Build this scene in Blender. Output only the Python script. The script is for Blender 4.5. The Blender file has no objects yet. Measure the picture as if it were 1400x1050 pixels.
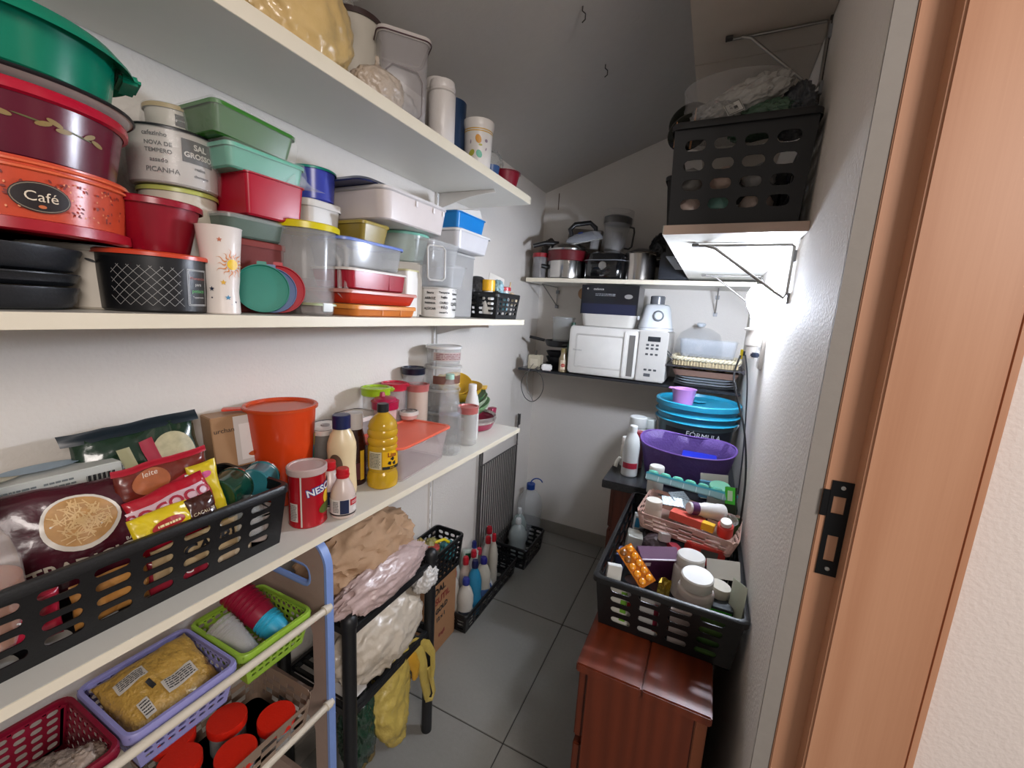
import bpy, bmesh, math, random
from mathutils import Vector, Matrix, Euler, noise
random.seed(7)
S = bpy.context.scene
C = S.collection
PI = math.pi
# ------------------------------------------------------------------ camera, world, lights, exposure
cd = bpy.data.cameras.new('camera'); cam = bpy.data.objects.new('camera', cd); C.objects.link(cam)
cd.sensor_width = 36; cd.lens = 569.7 * 36 / 1400; cd.clip_start = .01
Rv, Uv, Wv = Vector((.899902, .432355, .056969)), Vector((-.125028, .130639, .983515)), Vector((-.417785, .89219, -.171619))
cam.matrix_world = Matrix(((Rv.x, Uv.x, -Wv.x, 0), (Rv.y, Uv.y, -Wv.y, 0), (Rv.z, Uv.z, -Wv.z, 1.4), (0, 0, 0, 1)))
S.camera = cam
w = bpy.data.worlds.new('world'); S.world = w; w.use_nodes = True
w.node_tree.nodes['Background'].inputs[0].default_value = (1, .93, .88, 1)
w.node_tree.nodes['Background'].inputs[1].default_value = .28
S.view_settings.view_transform = 'Standard'; S.view_settings.look = 'None'
S.view_settings.gamma = 1; S.view_settings.use_curve_mapping = False
S.view_settings.exposure = 0.0
def area(name, loc, tgt, size, e, col):
    l = bpy.data.lights.new(name, 'AREA'); l.size = size; l.energy = e; l.color = col; l.shape = 'SQUARE'
    o = bpy.data.objects.new(name, l); C.objects.link(o); o.location = loc
    o.rotation_euler = (Vector(tgt) - Vector(loc)).to_track_quat('-Z', 'Y').to_euler(); return o
area('hall_lamp', (1.5, -.95, 2.1), (-.6, .9, 1.0), .8, 36, (1, .91, .86))

# ------------------------------------------------------------------ materials
_M = {}
def lin(h):
    h = h.lstrip('#'); v = [int(h[i:i+2], 16) / 255 for i in (0, 2, 4)]
    return tuple(c / 12.92 if c <= .04045 else ((c + .055) / 1.055) ** 2.4 for c in v) + (1,)
def M(hexc, rough=.42, metal=0, alpha=1, bump=0, sc=60, var=.06, trans=0, emit=0, coat=0):
    k = (hexc, rough, metal, alpha, bump, sc, var, trans, emit, coat)
    if k in _M: return _M[k]
    m = bpy.data.materials.new('mat_' + hexc.strip('#')); m.use_nodes = True
    nt = m.node_tree; b = nt.nodes['Principled BSDF']; c = lin(hexc)
    if alpha < .72: alpha *= .5; c = tuple(x * .65 + .35 * .92 for x in c[:3]) + (1,)
    tc = nt.nodes.new('ShaderNodeTexCoord'); n = nt.nodes.new('ShaderNodeTexNoise'); n.inputs['Scale'].default_value = sc * .4; n.inputs['Detail'].default_value = 3
    nt.links.new(tc.outputs['Object'], n.inputs['Vector'])
    mx = nt.nodes.new('ShaderNodeMix'); mx.data_type = 'RGBA'
    mx.inputs[6].default_value = tuple(x * (1 - var) for x in c[:3]) + (1,); mx.inputs[7].default_value = tuple(min(1, x * (1 + var)) for x in c[:3]) + (1,)
    nt.links.new(n.outputs[0], mx.inputs[0]); nt.links.new(mx.outputs[2], b.inputs['Base Color'])
    b.inputs['Roughness'].default_value = rough; b.inputs['Metallic'].default_value = metal; b.inputs['Alpha'].default_value = alpha
    b.inputs['Transmission Weight'].default_value = trans; b.inputs['Coat Weight'].default_value = coat
    if trans: b.inputs['IOR'].default_value = 1.2
    if emit: b.inputs['Emission Color'].default_value = c; b.inputs['Emission Strength'].default_value = emit
    if bump:
        n2 = nt.nodes.new('ShaderNodeTexNoise'); n2.inputs['Scale'].default_value = sc; n2.inputs['Detail'].default_value = 4
        nt.links.new(tc.outputs['Object'], n2.inputs['Vector'])
        bp = nt.nodes.new('ShaderNodeBump'); bp.inputs['Strength'].default_value = min(1, bump); bp.inputs['Distance'].default_value = .002 * max(1, bump)
        nt.links.new(n2.outputs[0], bp.inputs['Height']); nt.links.new(bp.outputs[0], b.inputs['Normal'])
    _M[k] = m; return m
def wood(name, c1, c2, scale=(1, 1, 1), rough=.45, sc=7, dist=5):
    m = bpy.data.materials.new(name); m.use_nodes = True; nt = m.node_tree; b = nt.nodes['Principled BSDF']
    tc = nt.nodes.new('ShaderNodeTexCoord'); mp = nt.nodes.new('ShaderNodeMapping'); mp.inputs['Scale'].default_value = scale
    wv = nt.nodes.new('ShaderNodeTexWave'); wv.inputs['Scale'].default_value = sc; wv.inputs['Distortion'].default_value = dist; wv.inputs['Detail'].default_value = 3; wv.inputs['Detail Scale'].default_value = 1.2
    n = nt.nodes.new('ShaderNodeTexNoise'); n.inputs['Scale'].default_value = 40; n.inputs['Detail'].default_value = 6
    mp2 = nt.nodes.new('ShaderNodeMapping'); mp2.inputs['Scale'].default_value = (scale[0] * 3, scale[1] * 3, scale[2] * .6)
    r = nt.nodes.new('ShaderNodeValToRGB'); r.color_ramp.elements[0].color = lin(c1); r.color_ramp.elements[1].color = lin(c2)
    a = nt.nodes.new('ShaderNodeMath'); a.operation = 'MULTIPLY_ADD'; a.inputs[1].default_value = .5
    h = nt.nodes.new('ShaderNodeMath'); h.operation = 'MULTIPLY'; h.inputs[1].default_value = .5
    L = nt.links.new
    L(tc.outputs['Object'], mp.inputs[0]); L(tc.outputs['Object'], mp2.inputs[0]); L(mp.outputs[0], wv.inputs[0]); L(mp2.outputs[0], n.inputs[0])
    L(wv.outputs[1], h.inputs[0]); L(n.outputs[0], a.inputs[0]); L(h.outputs[0], a.inputs[2]); L(a.outputs[0], r.inputs[0]); L(r.outputs[0], b.inputs[0])
    b.inputs['Roughness'].default_value = rough
    return m
WALL = M('#ded8d0', .75, bump=.5, sc=140, var=.02); CEIL = M('#bdb9b3', .85, bump=.3, sc=90, var=.04)
SHELF = M('#d8d5cb', .38, var=.02); SHEDGE = M('#e6dcc6', .4, var=.03)
BLK = M('#101113', .38, bump=.2, sc=300); BLK2 = M('#18191c', .5); CLEAR = M('#c9cfce', .12, alpha=.34); CLEAR2 = M('#b9c0be', .2, alpha=.5); GLASS = M('#a9b3b0', .06, alpha=.4)
WHT = M('#e6e3df', .35); OFFW = M('#cfcac4', .4); GREY = M('#8d8f92', .4); STEEL = M('#b9b7b3', .25, 1); CHROME = M('#cfcfcf', .12, 1); INK = M('#17171a', .5); WIRE = M('#9b9894', .35, .8)
JAMB = wood('jamb_wood', '#b98463', '#cd9a79', (3.2, 3.2, .35), .42, 1.6, 9); JAMB2 = wood('jamb_rebate_wood', '#ba8768', '#ca9878', (4, 4, .3), .45, 1.5, 4)
CAB = wood('cabinet_wood', '#55220f', '#702f17', (5, 2, .5), .32, 2, 6)

# ------------------------------------------------------------------ mesh helpers
def mk(name, bm, mat, parent=None, smooth=35, norm=True):
    if norm: bmesh.ops.recalc_face_normals(bm, faces=bm.faces)
    me = bpy.data.meshes.new(name); bm.to_mesh(me); bm.free()
    if mat: me.materials.append(mat)
    if smooth:
        me.shade_smooth(); me.set_sharp_from_angle(angle=math.radians(smooth))
    o = bpy.data.objects.new(name, me); C.objects.link(o)
    if parent: o.parent = parent
    return o
def thing(name, label, cat, loc, face=-90, group=None, lean=0, roll=0):
    o = bpy.data.objects.new(name, None); C.objects.link(o); o.location = loc; o.empty_display_size = .02
    R = Matrix.Rotation(math.radians(face + 90), 4, 'Z') @ Matrix.Rotation(math.radians(-lean), 4, 'X') @ Matrix.Rotation(math.radians(roll), 4, 'Y')
    o.rotation_euler = R.to_euler(); o['label'] = label; o['category'] = cat
    if group: o['group'] = group
    return o
def tag(o, label, cat, group=None):
    o['label'] = label; o['category'] = cat
    if group: o['group'] = group
    return o
def struct(o, kids=()): o['kind'] = 'structure'; return o
def part(o, label): o['label'] = label; return o
def abx(bm, x0, x1, y0, y1, z0, z1, bev=0):
    r = bmesh.ops.create_cube(bm, size=1); vs = r['verts']
    for v in vs: v.co = Vector((x0 + (v.co.x + .5) * (x1 - x0), y0 + (v.co.y + .5) * (y1 - y0), z0 + (v.co.z + .5) * (z1 - z0)))
    if bev: bmesh.ops.bevel(bm, geom=list({e for v in vs for e in v.link_edges}), offset=bev, segments=2, affect='EDGES')
def bx(name, x0, x1, y0, y1, z0, z1, mat, parent=None, bev=.001):
    bm = bmesh.new(); abx(bm, x0, x1, y0, y1, z0, z1, bev); return mk(name, bm, mat, parent)
def rg(hx, hy, z, rc=None, n=36, cx=0, cy=0):
    if rc is None: return [Vector((cx + hx * math.cos(2 * PI * i / n), cy + hy * math.sin(2 * PI * i / n), z)) for i in range(n)]
    rc = min(rc, hx * .999, hy * .999); out = []
    for q, (sx, sy) in enumerate(((1, 1), (-1, 1), (-1, -1), (1, -1))):
        for k in range(6):
            a = q * PI / 2 + k * PI / 10
            out.append(Vector((cx + sx * (hx - rc) + rc * math.cos(a), cy + sy * (hy - rc) + rc * math.sin(a), z)))
    return out
def loft(bm, rings, c0=True, c1=True):
    vs = [[bm.verts.new(p) for p in r] for r in rings]; n = len(vs[0])
    for a, b in zip(vs, vs[1:]):
        for i in range(n): bm.faces.new((a[i], a[(i + 1) % n], b[(i + 1) % n], b[i]))
    if c0: bm.faces.new(vs[0][::-1])
    if c1: bm.faces.new(vs[-1])
def lathe(name, prof, mat, parent=None, n=32, c0=True, c1=True, cx=0, cy=0, sy=1):
    bm = bmesh.new(); loft(bm, [rg(max(r, .0003), max(r, .0003) * sy, z, None, n, cx, cy) for r, z in prof], c0, c1)
    return mk(name, bm, mat, parent)
def tube(name, pts, r, mat, parent=None, n=8, closed=False):
    bm = bmesh.new(); pts = [Vector(p) for p in pts]; rings = []; N = len(pts); up = None
    for i, p in enumerate(pts):
        a = pts[i - 1] if (i or closed) else p; b = pts[(i + 1) % N] if (i < N - 1 or closed) else p
        d = (b - a).normalized()
        if up is None: up = d.orthogonal()
        up = (up - d * up.dot(d)); up = up.normalized() if up.length > 1e-5 else d.orthogonal().normalized()
        s = d.cross(up); rings.append([p + r * (math.cos(2 * PI * k / n) * up + math.sin(2 * PI * k / n) * s) for k in range(n)])
    if closed: rings.append(rings[0])
    loft(bm, rings, not closed, not closed); bmesh.ops.remove_doubles(bm, verts=bm.verts, dist=1e-6)
    return mk(name, bm, mat, parent, 60)
def arc(cx, cy, cz, r, a0, a1, n, plane='xz', ry=None):
    ry = ry or r; o = []
    for i in range(n + 1):
        a = math.radians(a0 + (a1 - a0) * i / n); u, v = r * math.cos(a), ry * math.sin(a)
        o.append((cx + u, cy, cz + v) if plane == 'xz' else (cx + u, cy + v, cz) if plane == 'xy' else (cx, cy + u, cz + v))
    return o
# surface maps: (u, v) -> point; u to the right, v up as seen from outside
def pl(o, u=(1, 0, 0), v=(0, 0, 1)):
    o, u, v = Vector(o), Vector(u), Vector(v); n = u.cross(v).normalized() * .0007
    return lambda a, b, k=1: o + u * a + v * b + n * k
def fx(x, y, z): return pl((x, y, z), (0, 1, 0), (0, 0, 1))       # facing +X
def fy(x, y, z): return pl((x, y, z), (1, 0, 0), (0, 0, 1))       # facing -Y
def ft(x, y, z, rot=0): c, s = math.cos(math.radians(rot)), math.sin(math.radians(rot)); return pl((x, y, z), (c, s, 0), (-s, c, 0))
def cy(r0, r1, h, zc, ang=-90, cx=0, cyy=0):
    def f(u, v, k=1):
        z = zc + v; r = r0 + (r1 - r0) * z / h; a = math.radians(ang) + u / max(r, .001); r += .0007 * k
        return Vector((cx + r * math.cos(a), cyy + r * math.sin(a), z))
    return f
def text(par, s, size, mat, mp, du=0, dv=0, rot=0, name='lettering', bold=0):
    c = bpy.data.curves.new('t', 'FONT'); c.body = s; c.size = size; c.align_x = 'CENTER'; c.align_y = 'CENTER'; c.resolution_u = 3; c.offset = bold
    o = bpy.data.objects.new('t', c); me = bpy.data.meshes.new_from_object(o); bpy.data.objects.remove(o)
    ca, sa = math.cos(math.radians(rot)), math.sin(math.radians(rot))
    for v in me.vertices:
        x, y = v.co.x * ca - v.co.y * sa + du, v.co.x * sa + v.co.y * ca + dv; v.co = mp(x, y, 1.6)
    me.materials.clear(); me.materials.append(mat)
    q = bpy.data.objects.new(name, me); C.objects.link(q); q.parent = par; return q
def patch(par, w, h, mat, mp, du=0, dv=0, nu=10, nv=4, shape='rect', name='printed_patch', k=1, rot=0):
    bm = bmesh.new(); ca, sa = math.cos(math.radians(rot)), math.sin(math.radians(rot))
    def q(u, v): return mp(u * ca - v * sa + du, u * sa + v * ca + dv, k)
    if shape == 'rect':
        g = [[bm.verts.new(q((i / nu - .5) * w, (j / nv - .5) * h)) for i in range(nu + 1)] for j in range(nv + 1)]
        for j in range(nv):
            for i in range(nu): bm.faces.new((g[j][i], g[j][i + 1], g[j + 1][i + 1], g[j + 1][i]))
    else:
        c = bm.verts.new(q(0, 0)); prev = None; N = 28; R = 4
        rr = [[bm.verts.new(q(w / 2 * t / R * math.cos(2 * PI * i / N), h / 2 * t / R * math.sin(2 * PI * i / N))) for i in range(N)] for t in range(1, R + 1)]
        for i in range(N): bm.faces.new((c, rr[0][i], rr[0][(i + 1) % N]))
        for a, b in zip(rr, rr[1:]):
            for i in range(N): bm.faces.new((a[i], b[i], b[(i + 1) % N], a[(i + 1) % N]))
    return mk(name, bm, mat, par, 60, norm=False)
def blob2(par, polys, mat, mp, name='printed_motif', k=1.3):
    bm = bmesh.new()
    for cu, cv, pts in polys:
        c = bm.verts.new(mp(cu, cv, k)); vs = [bm.verts.new(mp(cu + a, cv + b, k)) for a, b in pts]
        for i in range(len(vs)): bm.faces.new((c, vs[i], vs[(i + 1) % len(vs)]))
    return mk(name, bm, mat, par, 60, norm=False)
def star(r, n=5, q=.45, rot=90): return [((r if i % 2 == 0 else r * q) * math.cos(math.radians(rot + i * 180 / n)), (r if i % 2 == 0 else r * q) * math.sin(math.radians(rot + i * 180 / n))) for i in range(2 * n)]
def ell(a, b, rot=0, n=12):
    c, s = math.cos(math.radians(rot)), math.sin(math.radians(rot))
    return [(a * math.cos(2 * PI * i / n) * c - b * math.sin(2 * PI * i / n) * s, a * math.cos(2 * PI * i / n) * s + b * math.sin(2 * PI * i / n) * c) for i in range(n)]
def lines(par, w, h, n, mat, mp, du=0, dv=0, seed=1, name='small_print'):
    rnd = random.Random(seed); bm = bmesh.new()
    for i in range(n):
        y = dv + h / 2 - (i + .5) * h / n; x = -w / 2; t = h / n * .22
        while x < w / 2 - .002:
            l = min(rnd.uniform(.04, .2) * w, w / 2 - x); vs = [bm.verts.new(mp(du + a, y + b, 1.5)) for a, b in ((x, -t), (x + l, -t), (x + l, t), (x, t))]
            bm.faces.new(vs); x += l + w * .03
    o = mk(name, bm, mat, par, 0, norm=False); return o

# ------------------------------------------------------------------ generic objects
def camface(x, y): return math.degrees(math.atan2(-y, -x))
def tub(name, label, cat, x, y, z0, z1, hx, body, lid=None, hy=None, rc=None, t=.86, lh=.008, lo=.003, face=None, group=None, dome=0, rim=0, thick=.0015, lean=0, roll=0, open_=False, lname='lid', recess=.002):
    if face is None: face = camface(x, y) if rc is None else -90
    o = thing(name, label, cat, (x, y, z0), face, group, lean, roll); hy = hy or hx; h = z1 - z0
    def R(k, z, d=0): return rg(hx * k + d, hy * k + d, z, rc if rc is None else max(.002, rc * k + d))
    bm = bmesh.new(); zt = h - (lh * .4 if lid else 0)
    rs = [R(t, 0, -.004), R(t, .003)] + [R(t + (1 - t) * s, .003 + (zt - .003) * s) for s in (.33, .66, .9, 1)]
    if rim: rs += [R(1, zt, rim), R(1, zt + .003, rim), R(1, zt + .0031, -thick)]
    else: rs += [R(1, zt, -thick)]
    rs += [R(t + (1 - t) * .5, h * .5, -thick), R(t, .006, -thick)]
    loft(bm, rs); mk('body', bm, body, o)
    if lid:
        bm = bmesh.new(); a = min(hx, hy) * .12
        rs = [R(1, h - lh, lo - .0012), R(1, h - lh, lo), R(1, h - .002, lo), R(1, h, lo - .0025), R(1, h, -a * .4), R(1, h - recess, -a * .7)]
        if dome: rs += [R(.75, h + dome * .6), R(.45, h + dome)]
        else: rs += [R(.6, h - recess)]
        loft(bm, rs, False, True); mk(lname, bm, lid, o)
    return o
def rtub(name, label, cat, b, body, lid=None, rc=.02, **k):
    X0, X1, Y0, Y1, z0, z1 = b
    return tub(name, label, cat, (X0 + X1) / 2, (Y0 + Y1) / 2, z0, z1, (X1 - X0) / 2, body, lid, hy=(Y1 - Y0) / 2, rc=rc, **k)
def bottle(name, label, cat, x, y, z, prof, body, cap=None, capmat=None, group=None, face=None, n=28, lean=0, roll=0, sy=1, capname='cap'):
    o = thing(name, label, cat, (x, y, z), camface(x, y) if face is None else face, group, lean, roll)
    lathe('body', prof, body, o, n, sy=sy)
    if cap: lathe(capname, cap, capmat, o, 24)
    return o
def capp(r, z0, z1): return [(r, z0), (r, z0 + .002), (r, z1 - .002), (r - .0015, z1), (.0004, z1)]
def slotwall(bm, P, cols, rows, th, mu=.04, mv=.08, fw=.74, fh=.6, merge=()):
    # P: four corners bl br tr tl ; slots are holes
    bl, br, tr, tl = [Vector(p) for p in P]; nrm = (br - bl).cross(tl - bl).normalized() * th
    def at(u, v): return (bl * (1 - u) + br * u) * (1 - v) + (tl * (1 - u) + tr * u) * v
    ub = [0, mu] + [mu + (1 - 2 * mu) * (i + 1) / cols for i in range(cols)] + [1]
    vb = [0, mv] + [mv + (1 - 2 * mv) * (i + 1) / rows for i in range(rows)] + [1]
    cache = {}
    def V(u, v, s):
        k = (round(u, 5), round(v, 5), s)
        if k not in cache: cache[k] = bm.verts.new(at(u, v) - nrm * s)
        return cache[k]
    skip = set()
    cells = []
    for j in range(rows + 2):
        for i in range(cols + 2):
            hole = 0 < i <= cols and 0 < j <= rows
            cells.append((ub[i], ub[i + 1], vb[j], vb[j + 1], hole))
    for u0, u1, v0, v1, hole in cells:
        if not hole:
            for s in (0, 1):
                f = [V(u0, v0, s), V(u1, v0, s), V(u1, v1, s), V(u0, v1, s)]; bm.faces.new(f if s == 0 else f[::-1])
            continue
        uc, vc, hu, hv = (u0 + u1) / 2, (v0 + v1) / 2, (u1 - u0) / 2, (v1 - v0) / 2
        out = [(1, 0), (1, .5), (1, 1), (.5, 1), (0, 1), (-.5, 1), (-1, 1), (-1, .5), (-1, 0), (-1, -.5), (-1, -1), (-.5, -1), (0, -1), (.5, -1), (1, -1), (1, -.5)]
        wa, ha = hu * fw * (br - bl).length, hv * fh * (tl - bl).length; Lw, Lh, rr_ = max(0, wa - ha), max(0, ha - wa), min(wa, ha); inn = []
        for k in range(16):
            c_, s_ = math.cos(k * PI / 8), math.sin(k * PI / 8); sg_ = lambda q: (q > .01) - (q < -.01)
            inn.append(((sg_(c_) * Lw + c_ * rr_) / wa, (sg_(s_) * Lh + s_ * rr_) / ha))
        for s in (0, 1):
            co = [V(uc + a * hu, vc + b * hv, s) for a, b in out]
            ci = [V(uc + a * hu * fw, vc + b * hv * fh, s) for a, b in inn]
            for k in range(16):
                f = [co[k], co[(k + 1) % 16], ci[(k + 1) % 16], ci[k]]; bm.faces.new(f if s == 0 else f[::-1])
            if s == 0: c0 = ci
        for k in range(16): bm.faces.new([c0[k], c0[(k + 1) % 16], ci[(k + 1) % 16], ci[k]])
def basket(name, label, b, mat, nx, ny, rows, tp=.012, th=.002, cat='basket', rim=.007, group=None, tilt=0, solidtop=.12, fh=.6, mu=.04, tiltY=0):
    X0, X1, Y0, Y1, z0, z1 = b; cx, cyc = (X0 + X1) / 2, (Y0 + Y1) / 2; hx, hy, h = (X1 - X0) / 2, (Y1 - Y0) / 2, z1 - z0
    o = thing(name, label, cat, (cx, cyc, z0), -90, group); o.rotation_euler.x += tiltY; o.rotation_euler.y += tilt
    a, c = hx - tp, hy - tp
    B = [(-a, -c, 0), (a, -c, 0), (a, c, 0), (-a, c, 0)]; T = [(-hx, -hy, h), (hx, -hy, h), (hx, hy, h), (-hx, hy, h)]
    for i in range(4):
        j = (i + 1) % 4; bm = bmesh.new(); slotwall(bm, (B[i], B[j], T[j], T[i]), nx if i % 2 == 0 else ny, rows, th, mu, solidtop, fh=fh)
        mk('side_panel', bm, mat, o, 30)
    bm = bmesh.new(); slotwall(bm, (B[0], B[1], B[2], B[3]), max(2, nx), max(2, ny), th, .05, .05); mk('base', bm, mat, o, 30)
    bm = bmesh.new(); loft(bm, [rg(hx + rim, hy + rim, h - .012, .018), rg(hx + rim, hy + rim, h, .018), rg(hx + rim * .6, hy + rim * .6, h + .003, .018), rg(hx - .003, hy - .003, h + .003, .014), rg(hx - .003, hy - .003, h - .004, .014), rg(hx + rim - .002, hy + rim - .002, h - .012, .018)], False, False)
    mk('rim', bm, mat, o, 40)
    return o
def bag(name, label, cat, c, r, mat, seed=1, amp=.18, fr=2.2, flat=.75, neck=0, face=-90, sub=5, lean=0, group=None, roll=0, sm=80):
    o = thing(name, label, cat, (c[0], c[1], c[2] - r[2] * flat), face, group, lean, roll)
    bm = bmesh.new(); bmesh.ops.create_icosphere(bm, subdivisions=sub, radius=1)
    off = Vector((seed * 7.3, seed * 3.1, seed))
    for v in bm.verts:
        p = v.co.copy(); n1 = 1 - 2 * abs(noise.noise(p * fr + off)); n2 = 1 - 2 * abs(noise.noise(p * fr * 2.3 + off)); n3 = 1 - 2 * abs(noise.noise(p * fr * 5 + off))
        k = 1 + amp * (n1 * .5 + n2 * .35 + n3 * .28 - .5)
        q = p * k
        if q.z < -flat: q.z = -flat + (q.z + flat) * .1
        if neck and q.z > .45:
            t = (q.z - .45) / .6; s = max(.12, 1 - t * 1.5) if neck == 1 else 1; q.x *= s; q.y *= s; q.z += t * .25
            if t > .7: q.x *= 1 + (t - .7) * 3; q.y *= 1 + (t - .7) * 3
        v.co = Vector((q.x * r[0], q.y * r[1], (q.z + flat) * r[2]))
    mk('film', bm, mat, o, sm)
    return o
def pouch(name, label, cat, c, w, h, th, mat, face=0, lean=15, roll=0, seed=1, group=None, crimp=None, curl=.1):
    """sealed packet; returns root and a map onto its front"""
    o = thing(name, label, cat, c, face, group, lean, roll); off = Vector((seed * 5.1, seed * 2.7, 0))
    def dep(u, v):
        a, b = min(1, abs(u) / (w / 2)), min(1, abs(v) / (h / 2))
        d = th / 2 * (max(0, 1 - a ** 3.5) * max(0, 1 - b ** 2.6)) ** .55
        return d + .0035 * noise.noise(Vector((u * 38, v * 38, 0)) + off) * (.4 + .6 * (1 - a * b)) + .0015 * noise.noise(Vector((u * 110, v * 110, 3)) + off)
    def f(u, v, k=1): return Vector((u + .004 * noise.noise(Vector((0, v * 25, 1)) + off), -dep(u, v) - .0009 * k, v + .004 * noise.noise(Vector((u * 25, 0, 2)) + off)))
    N, K = 36, 24
    bm = bmesh.new(); F = [[bm.verts.new(f((i / N - .5) * w, (j / K - .5) * h, 0)) for i in range(N + 1)] for j in range(K + 1)]
    Bk = [[bm.verts.new(Vector((f((i / N - .5) * w, (j / K - .5) * h, 0).x, max(.0006, dep((i / N - .5) * w, (j / K - .5) * h)) + .0004, f((i / N - .5) * w, (j / K - .5) * h, 0).z))) for i in range(N + 1)] for j in range(K + 1)]
    for j in range(K):
        for i in range(N):
            bm.faces.new((F[j][i], F[j][i + 1], F[j + 1][i + 1], F[j + 1][i])); bm.faces.new((Bk[j][i], Bk[j + 1][i], Bk[j + 1][i + 1], Bk[j][i + 1]))
    for j in range(K):
        bm.faces.new((F[j][0], F[j + 1][0], Bk[j + 1][0], Bk[j][0])); bm.faces.new((F[j][N], Bk[j][N], Bk[j + 1][N], F[j + 1][N]))
    for i in range(N):
        bm.faces.new((F[0][i], Bk[0][i], Bk[0][i + 1], F[0][i + 1])); bm.faces.new((F[K][i], F[K][i + 1], Bk[K][i + 1], Bk[K][i]))
    mk('packet', bm, mat, o, 60)
    return o, f
def carton(name, label, cat, c, w, d, h, mat, face=-90, lean=0, roll=0, group=None, bev=.0015, pname='box'):
    o = thing(name, label, cat, c, face, group, lean, roll); bx(pname, -w / 2, w / 2, -d / 2, d / 2, 0, h, mat, o, bev); return o
# ------------------------------------------------------------------ structure
XL, XR, YB, YJ = -.98, .15, 2.41, .72
def czz(x): return 2.112 + .348 * (x + .92)
struct(bx('wall_left', XL - .06, XL, -1.0, YB + .06, -.02, czz(XL), WALL, bev=0))
struct(bx('wall_back', XL, XR, YB, YB + .06, -.02, 2.6, WALL, bev=0))
struct(bx('wall_right', XR, XR + .023, YJ + .004, YB + .06, -.02, 2.6, WALL, bev=.002)); struct(bx('wall_end_shaded', XR, XR + .0235, YJ - .001, YJ + .004, -.02, 2.6, M('#98938d', .8, bump=.15, sc=140), bev=0))  # wall end face: greyer colour paints in its shade from the bulb
struct(bx('wall_hall', .3285, 1.7, YJ, YJ + .08, -.02, 2.7, M('#e6dcd6', .8, bump=.6, sc=160, var=.02), bev=0))
bm = bmesh.new(); ys = (-1.0, YB + .06); vs = [bm.verts.new((x, y, czz(x) + dz)) for dz in (0, .05) for x, y in ((XL - .06, ys[0]), (XR + .3, ys[0]), (XR + .3, ys[1]), (XL - .06, ys[1]))]
for f in ((0, 1, 2, 3), (7, 6, 5, 4), (0, 4, 5, 1), (1, 5, 6, 2), (2, 6, 7, 3), (3, 7, 4, 0)): bm.faces.new([vs[i] for i in f])
struct(mk('ceiling', bm, CEIL, None, 0))
fl = struct(bx('floor', XL - .06, 1.7, -1.0, YB + .06, -.03, -.004, M('#3b3a37', .8), bev=0))
TILE = M('#8b8983', .35, bump=.15, sc=200, var=.07)
for i in range(-1, 4):
    for j in range(-4, 3):
        x0, x1 = max(XL, -.452 + .603 * i + .0018), min(1.7, -.452 + .603 * (i + 1) - .0018); y0, y1 = max(-1, 1.056 + .603 * j + .0018), min(YB, 1.056 + .603 * (j + 1) - .0018)
        if i == -1: x0 = XL
        if x1 - x0 > .02 and y1 - y0 > .02: bx('tile', x0, x1, y0, y1, -.004, 0, TILE, fl, .0012)
struct(bx('baseboard_back', XL, XR, YB - .012, YB, 0, .075, M('#8f8981', .4, var=.05), bev=.002))
struct(bx('baseboard_left', XL, XL + .012, -1, YB - .012, 0, .075, M('#8f8981', .4, var=.05), bev=.002))
o = bx('wall_stain', -.899, -.894, YB - .0015, YB + .001, 1.995, 2.085, M('#5a4638', .8), bpy.data.objects['wall_back'], 0)
# door frame (far jamb of the doorway the camera stands in)
dj = bx('door_jamb', .174, .2145, YJ - .004, YJ + .03, 0, 2.55, JAMB2, bev=.0015); dj['kind'] = 'structure'
bx('stop', .2075, .3175, YJ - .034, YJ + .03, 0, 2.55, JAMB, dj, .003)
struct(bx('trim_1', .3176, .329, YJ - .029, YJ + .03, 0, 2.55, JAMB, bev=.003))
sp = thing('strike_plate', 'black metal strike plate set in the wooden door jamb', 'strike plate', (.1955, YJ - .0045, 1.115))
bm = bmesh.new()
def frame2(bm, x0, x1, z0, z1, y0, y1, holes):
    xs = sorted({x0, x1} | {h[k] for h in holes for k in (0, 1)}); zs = sorted({z0, z1} | {h[k] for h in holes for k in (2, 3)})
    for a, b in zip(xs, xs[1:]):
        for c, d in zip(zs, zs[1:]):
            m = ((a + b) / 2, (c + d) / 2)
            if not any(h[0] < m[0] < h[1] and h[2] < m[1] < h[3] for h in holes): abx(bm, a, b, y0, y1, c, d)
frame2(bm, -.0135, .0135, -.073, .073, -.0015, .001, ((-.009, .006, .024, .05), (-.007, .006, -.05, -.01)))
abx(bm, -.022, -.0135, -.0015, .001, .018, .058, .0006)
mk('plate', bm, M('#1d1e20', .35, .6), sp)
for z in (.064, -.062): lathe('screw', [(.0035, 0), (.003, .001), (.0004, .0012)], STEEL, sp, 12).matrix_local = Matrix.Translation((0, -.0015, z)) @ Matrix.Rotation(PI / 2, 4, 'X')
# ceiling hooks
for i, (x, y, lab) in enumerate(((-.453, 1.299, 'small bent dark wire hook in the ceiling, nearer the camera'), (-.457, 1.598, 'small bent dark wire hook in the ceiling, farther back'))):
    z = czz(x); tag(tube('ceiling_hook', [(x, y, z + .003), (x, y, z - .012), (x + .008, y + .004, z - .018), (x + .006, y + .012, z - .028), (x - .004, y + .016, z - .032)], .0018, M('#2c2622', .6)), lab, 'hook')
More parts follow.
